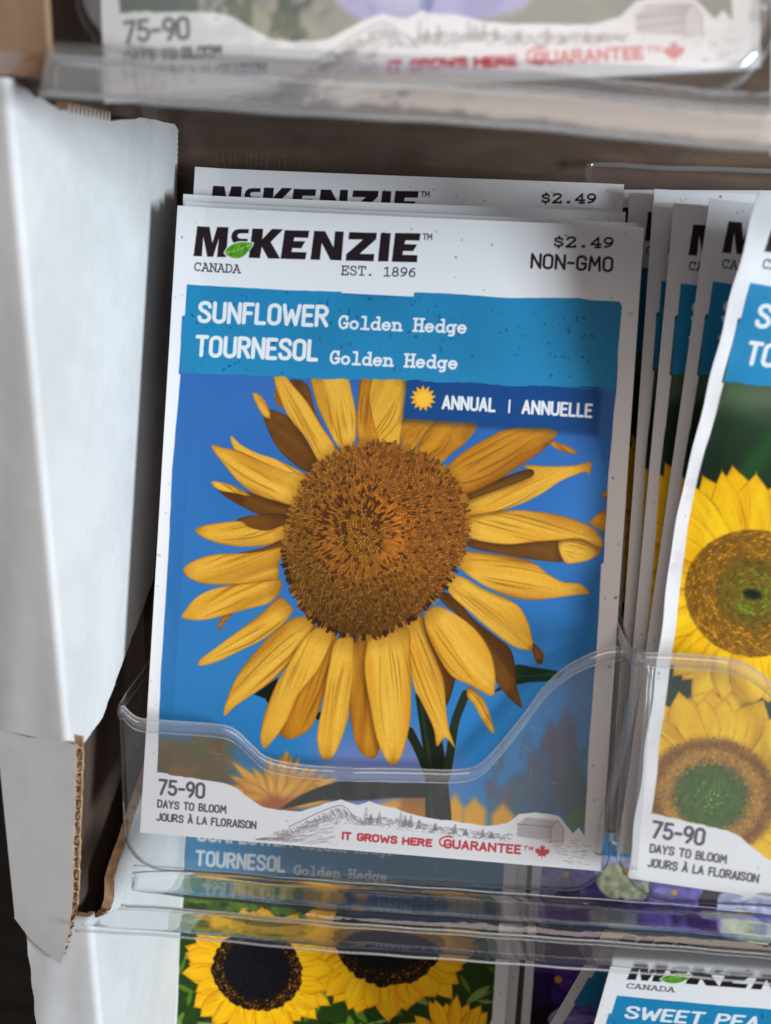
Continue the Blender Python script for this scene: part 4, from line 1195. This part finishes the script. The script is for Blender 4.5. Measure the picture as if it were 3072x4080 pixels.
def bin_pocket(parent, left, right_, bot, top_pts, cf, R, back=30, rise=.35, base=None, seed=1, face=None):
    """one pocket: front wall with a scooped top, rounded lower corners, side walls and floor going back.
    left/right_: ((a at bottom), (a at top)); bot: (b at left, b at right); top_pts: (a, b) along the upper edge"""
    rnd = random.Random(seed)
    tp = smooth(top_pts, 8, False)
    n, rows = 280, 26
    sv = (1 - np.cos(np.linspace(0, math.pi, n))) / 2
    f = 3.2
    G = np.zeros((rows, n, 3))
    for j, s_ in enumerate(sv):
        wdt = right_[0] - left[0]
        x = s_ * wdt; b0 = bot[0] + (bot[1] - bot[0]) * s_
        dd = min(x, wdt - x)
        if dd < R: b0 += R - math.sqrt(max(R * R - (R - dd) ** 2, 0))
        am = left[1] + (right_[1] - left[1]) * s_
        b1 = float(np.interp(am, tp[:, 0], tp[:, 1]))
        for i in range(rows):
            t = i / (rows - 1)
            b = b0 + (b1 - b0) * t
            k = max(0, min(1, (b - bot[0]) / 30))
            a = (left[0] + (left[1] - left[0]) * k) * (1 - s_) + (right_[0] + (right_[1] - right_[0]) * k) * s_
            bulge = .30 * math.sin(a * .13 + seed) * math.sin(b * .2 + .6) + .04 * math.sin(a * .37 + b * .11 + 2 * math.sin(b * .17))
            for (da, db, am_, ra) in ((1.4, 8.0, .8, 1.1), (-2.5, 13.4, .5, 2.2), (-34, 14, .25, 2.5), (30, 22, .5, 2.0)):
                bulge += am_ * math.exp(-((a - da) / ra) ** 2 - ((b - db) / 4) ** 2) * (1 if seed == 1 else 0)
            edge = min(1, dd / 8)
            G[i, j] = (a, b, cf + bulge * edge)
    V = [tuple(p) for p in G.reshape(-1, 3)]
    front = mesh_obj('front_wall', V, grid_faces(rows, n), face or M_CLEAR, parent)
    V2, F2 = [], []
    for _ in range(46):
        i, j = rnd.randrange(2, rows - 3), rnd.randrange(12, n - 12)
        p = G[i, j] + np.array((0, 0, .06)); th = rnd.choice((rnd.uniform(-.4, .4), rnd.uniform(1.2, 1.9))); L = rnd.uniform(.3, 2.6); w = rnd.uniform(.015, .045)
        d = np.array((math.cos(th), math.sin(th), 0)); nn = np.array((-d[1], d[0], 0)); q = len(V2)
        V2 += [tuple(p - d * L / 2), tuple(p + nn * w), tuple(p + d * L / 2), tuple(p - nn * w)]; F2.append((q, q + 1, q + 2, q + 3))
    mesh_obj('scuffing', V2, F2, M_EDGE, front, False)
    per = [G[i, 0] for i in range(rows - 1, 0, -1)] + [G[0, j] for j in range(n)] + [G[i, n - 1] for i in range(1, rows)]
    per = np.array(per); m_ = len(per)
    tn = np.array([per[min(i + 1, m_ - 1)] - per[max(i - 1, 0)] for i in range(m_)]); tn[:, 2] = 0
    tn /= np.linalg.norm(tn, axis=1)[:, None] + 1e-9
    nr = np.c_[tn[:, 1], -tn[:, 0], np.zeros(m_)]
    V = []; steps = 7
    for k in range(steps):
        ph = math.pi / 2 * k / (steps - 1)
        for i in range(m_):
            p = per[i] + nr[i] * f * math.sin(ph) * .55; p = p.copy(); p[2] -= f * (1 - math.cos(ph)); V.append(p)
    last = V[-m_:]
    for k in range(1, 9):
        z = (back - f) * k / 8
        for i in range(m_):
            p = last[i].copy(); p[2] -= z
            side_t = 1 - abs(nr[i][1])
            if per[i][1] > bot[0] + 8: p[1] += z * rise * (per[i][1] - bot[0] - 8) / 22
            p += nr[i] * (.15 * math.sin(k * 1.3 + i * .11))
            V.append(p)
    mesh_obj('corner', [tuple(p) for p in V[:steps * m_]], grid_faces(steps, m_), M_FILLET, parent)
    mesh_obj('side_wall', [tuple(p) for p in V[(steps - 1) * m_:]], grid_faces(9, m_), base, parent)
    # rolled edge along the scoop and back along the side walls
    tot = [V[q * m_] for q in range(steps + 7, 0, -1)] + [G[rows - 1, j] for j in range(0, n, 2)] + [G[rows - 1, n - 1]] + [V[q * m_ + m_ - 1] for q in range(1, steps + 8)]
    prof = [(0, 0), (-.25, .42), (-.75, .62), (-1.3, .62), (-1.8, .42), (-2.2, 0)]
    V2 = [tuple(np.asarray(p) + np.array((0, b_, c_))) for p in tot for b_, c_ in prof]
    rim = mesh_obj('rim', V2, grid_faces(len(tot), len(prof)), M_RIM, front)
    tube(tot, .17, M_EDGE, 'rim_edge', front, 8)
    tube([np.asarray(p) + np.array((0, -2.2, 0)) for p in tot], .13, M_EDGE, 'rim_edge', front, 8)
    return front


def ledge(parent, a0, a1, slope, b_off, c_off, sheet, clean, sag=0.0):
    """step and hanging lip along the front of the tray, one clear sheet with a thicker band that bends what lies behind"""
    nseg = 120
    def at(a, b, c):
        db = (a + 35) * slope + .10 * math.sin(a * .13) + .05 * math.sin(a * .5) - sag * max(0, a - 5) / 60
        return (a, b + db + b_off, c + c_off + .35 * math.sin(a * .09 + 1))
    def start(b):                                                 # only the lowest strip of the lip reaches over the cardboard
        return a0 + (7.4 * min(1, max(0, (b + 12.8) / 3.4)) if clean else 0)
    def run(b, c, ins=0.0):
        return [at(start(b) + ins + (a1 - ins - start(b)) * i / nseg, b, c) for i in range(nseg + 1)]
    def sweep(sec, ins):
        cols = [run(b, c, ins) for b, c in sec]
        for i in range(9):                                        # the thick part runs out gently at its end
            f = (i / 9) ** .7
            mid = np.mean([col[i] for col in cols], axis=0)
            for col in cols:
                q = np.array(col[i]); col[i] = (q[0], q[1], mid[2] + (q[2] - mid[2]) * f)
        return [cols[j][i] for i in range(nseg + 1) for j in range(len(sec))]
    prof = smooth([(-3.4, 1.2), (-4.3, 2.6), (-5.0, 4.4), (-6.4, 6.4), (-8.0, 7.8), (-8.9, 8.2), (-10.2, 8.3), (-12.4, 8.5), (-13.4, 8.7)], 3, False)
    lg = mesh_obj('ledge', [p for q in zip(*[run(b, c) for b, c in prof]) for p in q], grid_faces(nseg + 1, len(prof)), sheet, parent)
    band = [(-9.1, 7.9), (-10.1, 8.05), (-11.3, 8.15), (-12.5, 8.2), (-13.1, 8.2), (-13.1, 7.75), (-12.0, 7.35), (-11.0, 7.2), (-10.0, 7.3), (-9.1, 7.6)]
    step = [(-4.6, 3.0), (-5.4, 4.4), (-6.6, 5.9), (-7.6, 6.8), (-7.9, 6.6), (-7.2, 5.4), (-6.2, 4.0), (-5.2, 2.7)]
    for sec in ((band, step) if clean else (band,)):
        n = len(sec)
        mesh_obj('thick_band', sweep(sec, .5), grid_faces(nseg + 1, n, True) + [tuple(range(n))[::-1], tuple(range(nseg * n, nseg * n + n))], M_LEDGE, lg)
    for (b, c), r in ((((-4.4, 2.8), .15), ((-8.9, 8.3), .20), ((-9.5, 8.45), .09), ((-13.5, 8.75), .22)) if clean else (((-8.9, 8.3), .25), ((-13.5, 8.75), .35))):
        tube(run(b, c), r, M_EDGE, 'lip_edge', lg, 8)
    return lg


def packet_tray(mat, label, ledge_from, sheet, clean, base):
    t = tag(empty('packet_tray', mat), label, 'tray', 'clear plastic packet trays')
    bin_pocket(t, (-41.6, -44.6), (40.6, 41.6), (-4.6, -1.6),
               [(-44.6, 23.5), (-42, 21.6), (-36, 21.5), (-28, 21.6), (-24.6, 20.9), (-21.6, 18.4), (-18.6, 16.4), (-12, 15.6), (-3.5, 15.8), (8, 16.4), (14.6, 16.9), (19, 18.6), (24.8, 26.2), (29, 32.6), (33, 36.6), (38, 39.4), (41.6, 40.2)], 3.4, 6.0, 30, .35, base, 1, None if clean else M_GLARE_HAZE)
    bin_pocket(t, (43.0, 43.2), (126, 128), (2.0, 4.6),
               [(43.2, 41), (50, 41.2), (57, 40.9), (61, 39.2), (64.6, 36.2), (68, 31), (72, 23), (80, 19), (100, 19), (110, 24), (118, 36), (128, 41)], 13.0, 7.0, 40, .2, base, 2, None if clean else M_GLARE_HAZE)
    ledge(t, ledge_from, 126, .013, -.4, 0, sheet, clean)
    # strip joining the two pockets at the top of their side walls
    jn = []
    for i in range(13):
        a = 38.5 + 8 * i / 12
        for j in range(9):
            jn.append((a, 39.9 + .9 * math.sin(i / 12 * math.pi) + .1 * j, 3.5 + (8.5 * i / 12) - j * 4.0))
    mesh_obj('divider', jn, grid_faces(13, 9), M_BASE, t)
    tube([(42.6 - 2.6 * q + .3 * math.sin(q * 5), 40.6 - 36 * q, 11.5 - 8 * q) for q in np.linspace(0, 1, 30)], .8, M_CLEAR, 'divider_ridge', t, 12)
    tube([(44.2 - .5 * q, 40.0 - 34 * q, 12.4) for q in np.linspace(0, 1, 30)], .5, M_CLEAR, 'divider_ridge', t, 12)
    if clean:
        tube([(33.5 + i * 3, 130.9 + .03 * i + .1 * math.sin(i), -18.6 + .2 * math.sin(i * .7)) for i in range(30)], .55, M_RIM, 'back_edge', t)
        mesh_obj('back_wall', [(33.5, 130.8, -18.7), (33.5, 90, -18.9), (125, 90, -18.9), (125, 131.8, -18.7)], [(0, 1, 2, 3)], M_BASE, t, False)
    return t


tray = packet_tray(FR.copy(), 'clear plastic tray with scooped pockets holding the two middle packet stacks', -48.6, M_SHEET, True, M_BASE)
tray2 = packet_tray(FR @ Matrix.Translation(Vector((2.2, 120.0, 43.5)) * .001) @ Matrix.Rotation(math.radians(-2.6), 4, 'Z'),
                    'out-of-focus clear plastic tray above, its curved ledge crossing the top of the picture', -43.5, M_GLARE_HAZE, False, M_UNDER)
# end of the upper tray's lip, lying over the torn top of the white side panel
V = []
for i in range(25):
    a = -50.5 + 16 * i / 24
    for j in range(5):
        V.append((a, -8.6 - .55 * j - .9 * math.exp(-((a + 41) / 4) ** 2) * (j / 4) ** 2 + .1 * math.sin(a), 6.6 - .3 * j))
mesh_obj('lip_end', V, grid_faces(25, 5), M_GLARE_HAZE, tray2)

# ------------------------------------------------------------------ the seed packets
A = Art(.105, 3); common(A, pic_main)
MAIN = packet_meshes(A)
G1 = 'golden hedge sunflower packets'
packet(MAIN, (0, 0, 0), 0, 0, 0, 'front sunflower packet on blue sky, its whole face showing through the scooped pocket', G1)
for (pos, roll, lab) in (((-.35, 2.3, -4.6), .1, 'second sunflower packet, only a thin top edge showing above the front one'),
                         ((-.95, 5.2, -8.2), -.35, 'third sunflower packet, tops of its price digits cut off by the packet before it'),
                         ((-.9, 5.9, -10.4), -.3, 'fourth sunflower packet, a sliver under the cut-off logo of the tallest one'),
                         ((-.85, 12.2, -13.2), -.2, 'tallest sunflower packet at the rear of its stack, half its black logo showing')):
    packet(MAIN, pos, roll, 0, 0, lab, G1)

B = Art(.16, 5); common(B, pic_bright, sub=None)


def curl(P):
    """the packet's upper left corner curls towards the viewer"""
    X, Y, Z = P[..., 0].copy(), P[..., 1].copy(), P[..., 2].copy()
    t = np.clip((Y - 52) / 61, 0, 1.1)
    s = np.clip((22 - X) / 63, 0, 1)
    P[..., 2] = Z + 11 * t ** 1.5 * (.35 + .65 * s) - 1.5 * np.exp(-((Y - 60) / 14) ** 2) * s + .22 * np.sin(Y * .45) * np.exp(-((X + 41) / 3) ** 2)
    P[..., 0] = X + 2.0 * t ** 1.3 * s + .12 * np.sin(Y * .5) * np.exp(-((X + 41) / 2.5) ** 2)
    P[..., 1] = Y - 3.0 * t ** 2
    return P


CURL = packet_meshes(B, curl, 1.7, 2)
FLAT = packet_meshes(B, None, 1.7, 4)
G2 = 'bright sunflower packets in the next pocket'


def right_packet(meshes, bl, roll, lab, tilt=0, yaw=0):
    r = math.radians(roll)
    packet(meshes, (bl[0] + PW / 2 * math.cos(r), bl[1] - PW / 2 * math.sin(r), bl[2]), roll, tilt, yaw, lab, G2)


right_packet(CURL, (43.6, 3.0, 9.0), 4.0, 'creased packet with bright yellow sunflowers, its curled white edge nearest the viewer')
right_packet(FLAT, (43.2, 4.8, 3.0), 4.1, 'sunflower packet tucked right behind the creased one, part of one logo letter showing')
right_packet(FLAT, (43.6, 4.9, -1.0), 1.4, 'sunflower packet two behind the creased one, a narrow black logo stroke showing')
right_packet(FLAT, (43.2, 6.0, -4.2), .15, 'sunflower packet three behind the creased one, showing a blank white top strip')
right_packet(FLAT, (44.2, 9.8, -8.0), .15, 'sunflower packet with the tallest lit white corner in the bright sunflower stack')
right_packet(FLAT, (43.2, 10.4, -12.0), -1.2, 'shaded grey packet edge in the gap beside the bright sunflower stack')
right_packet(FLAT, (41.0, 12.6, -16.5), -2.2, 'rearmost grey packet under the clear back edge of the tray')

D = Art(.16, 7); common(D, pic_dark)
DARK = packet_meshes(D, None, 1.7, 6)
G3 = 'dark-eyed sunflower packets in the lower row'
packet(DARK, (-8.0, -115.6, -58.3), .2, 3.0, 0, 'lower packet with two black-centred sunflowers on green leaves, below the ledge', G3)
packet(DARK, (-5.2, -113.0, -61.5), .4, 3.0, 0, 'packet behind the black-centred sunflower one, only its grey right border showing', G3)

U_ = Art(.2, 9); common(U_, pic_morning)
MORN = packet_meshes(U_, None, 1.7, 1)
packet(MORN, (3.2, 115.2, 43.0), -5.4, 0, 0, 'blurred upper packet with a lavender flower and red guarantee line', 'upper row packets')
packet(MORN, (88.5, 112.0, 40.0), -3.6, 0, 0, 'blurred upper packet in the neighbouring pocket, cut off by the frame', 'upper row packets')

Vi = Art(.2, 13); common(Vi, pic_viola, title=(), sub=None, season=False)
Vi.text('O', 18.2, 20.4, 86.4, 3.4, SANS, .6, WHT)
VIOLA = packet_meshes(Vi, None, 1.7, 3)
packet(VIOLA, (79.0, -102.6, -60.0), 0, 3, 0, 'upright packet with dark purple violas beside the black-centred sunflowers', 'viola packets')
packet(VIOLA, (70.8, -105.7, -68.3), 7, 35, 0, 'tilted viola packet behind the sweet pea packet, its white border leaning', 'viola packets')

Pe = Art(.16, 15); common(Pe, pic_pea, title=('SWEET PEA',), sub=None, season=False)
Pe.text('oc', 34.5, 38.6, 92.0, 2.9, MONO, .46, WHT)
PEA = packet_meshes(Pe, None, 1.7, 5)
TP = math.radians(30)
packet(PEA, (84.4, -107.8, -50.0), 0, 30, 0, 'sweet pea packet tipped forward under the ledge, black logo half hidden', 'sweet pea packets')
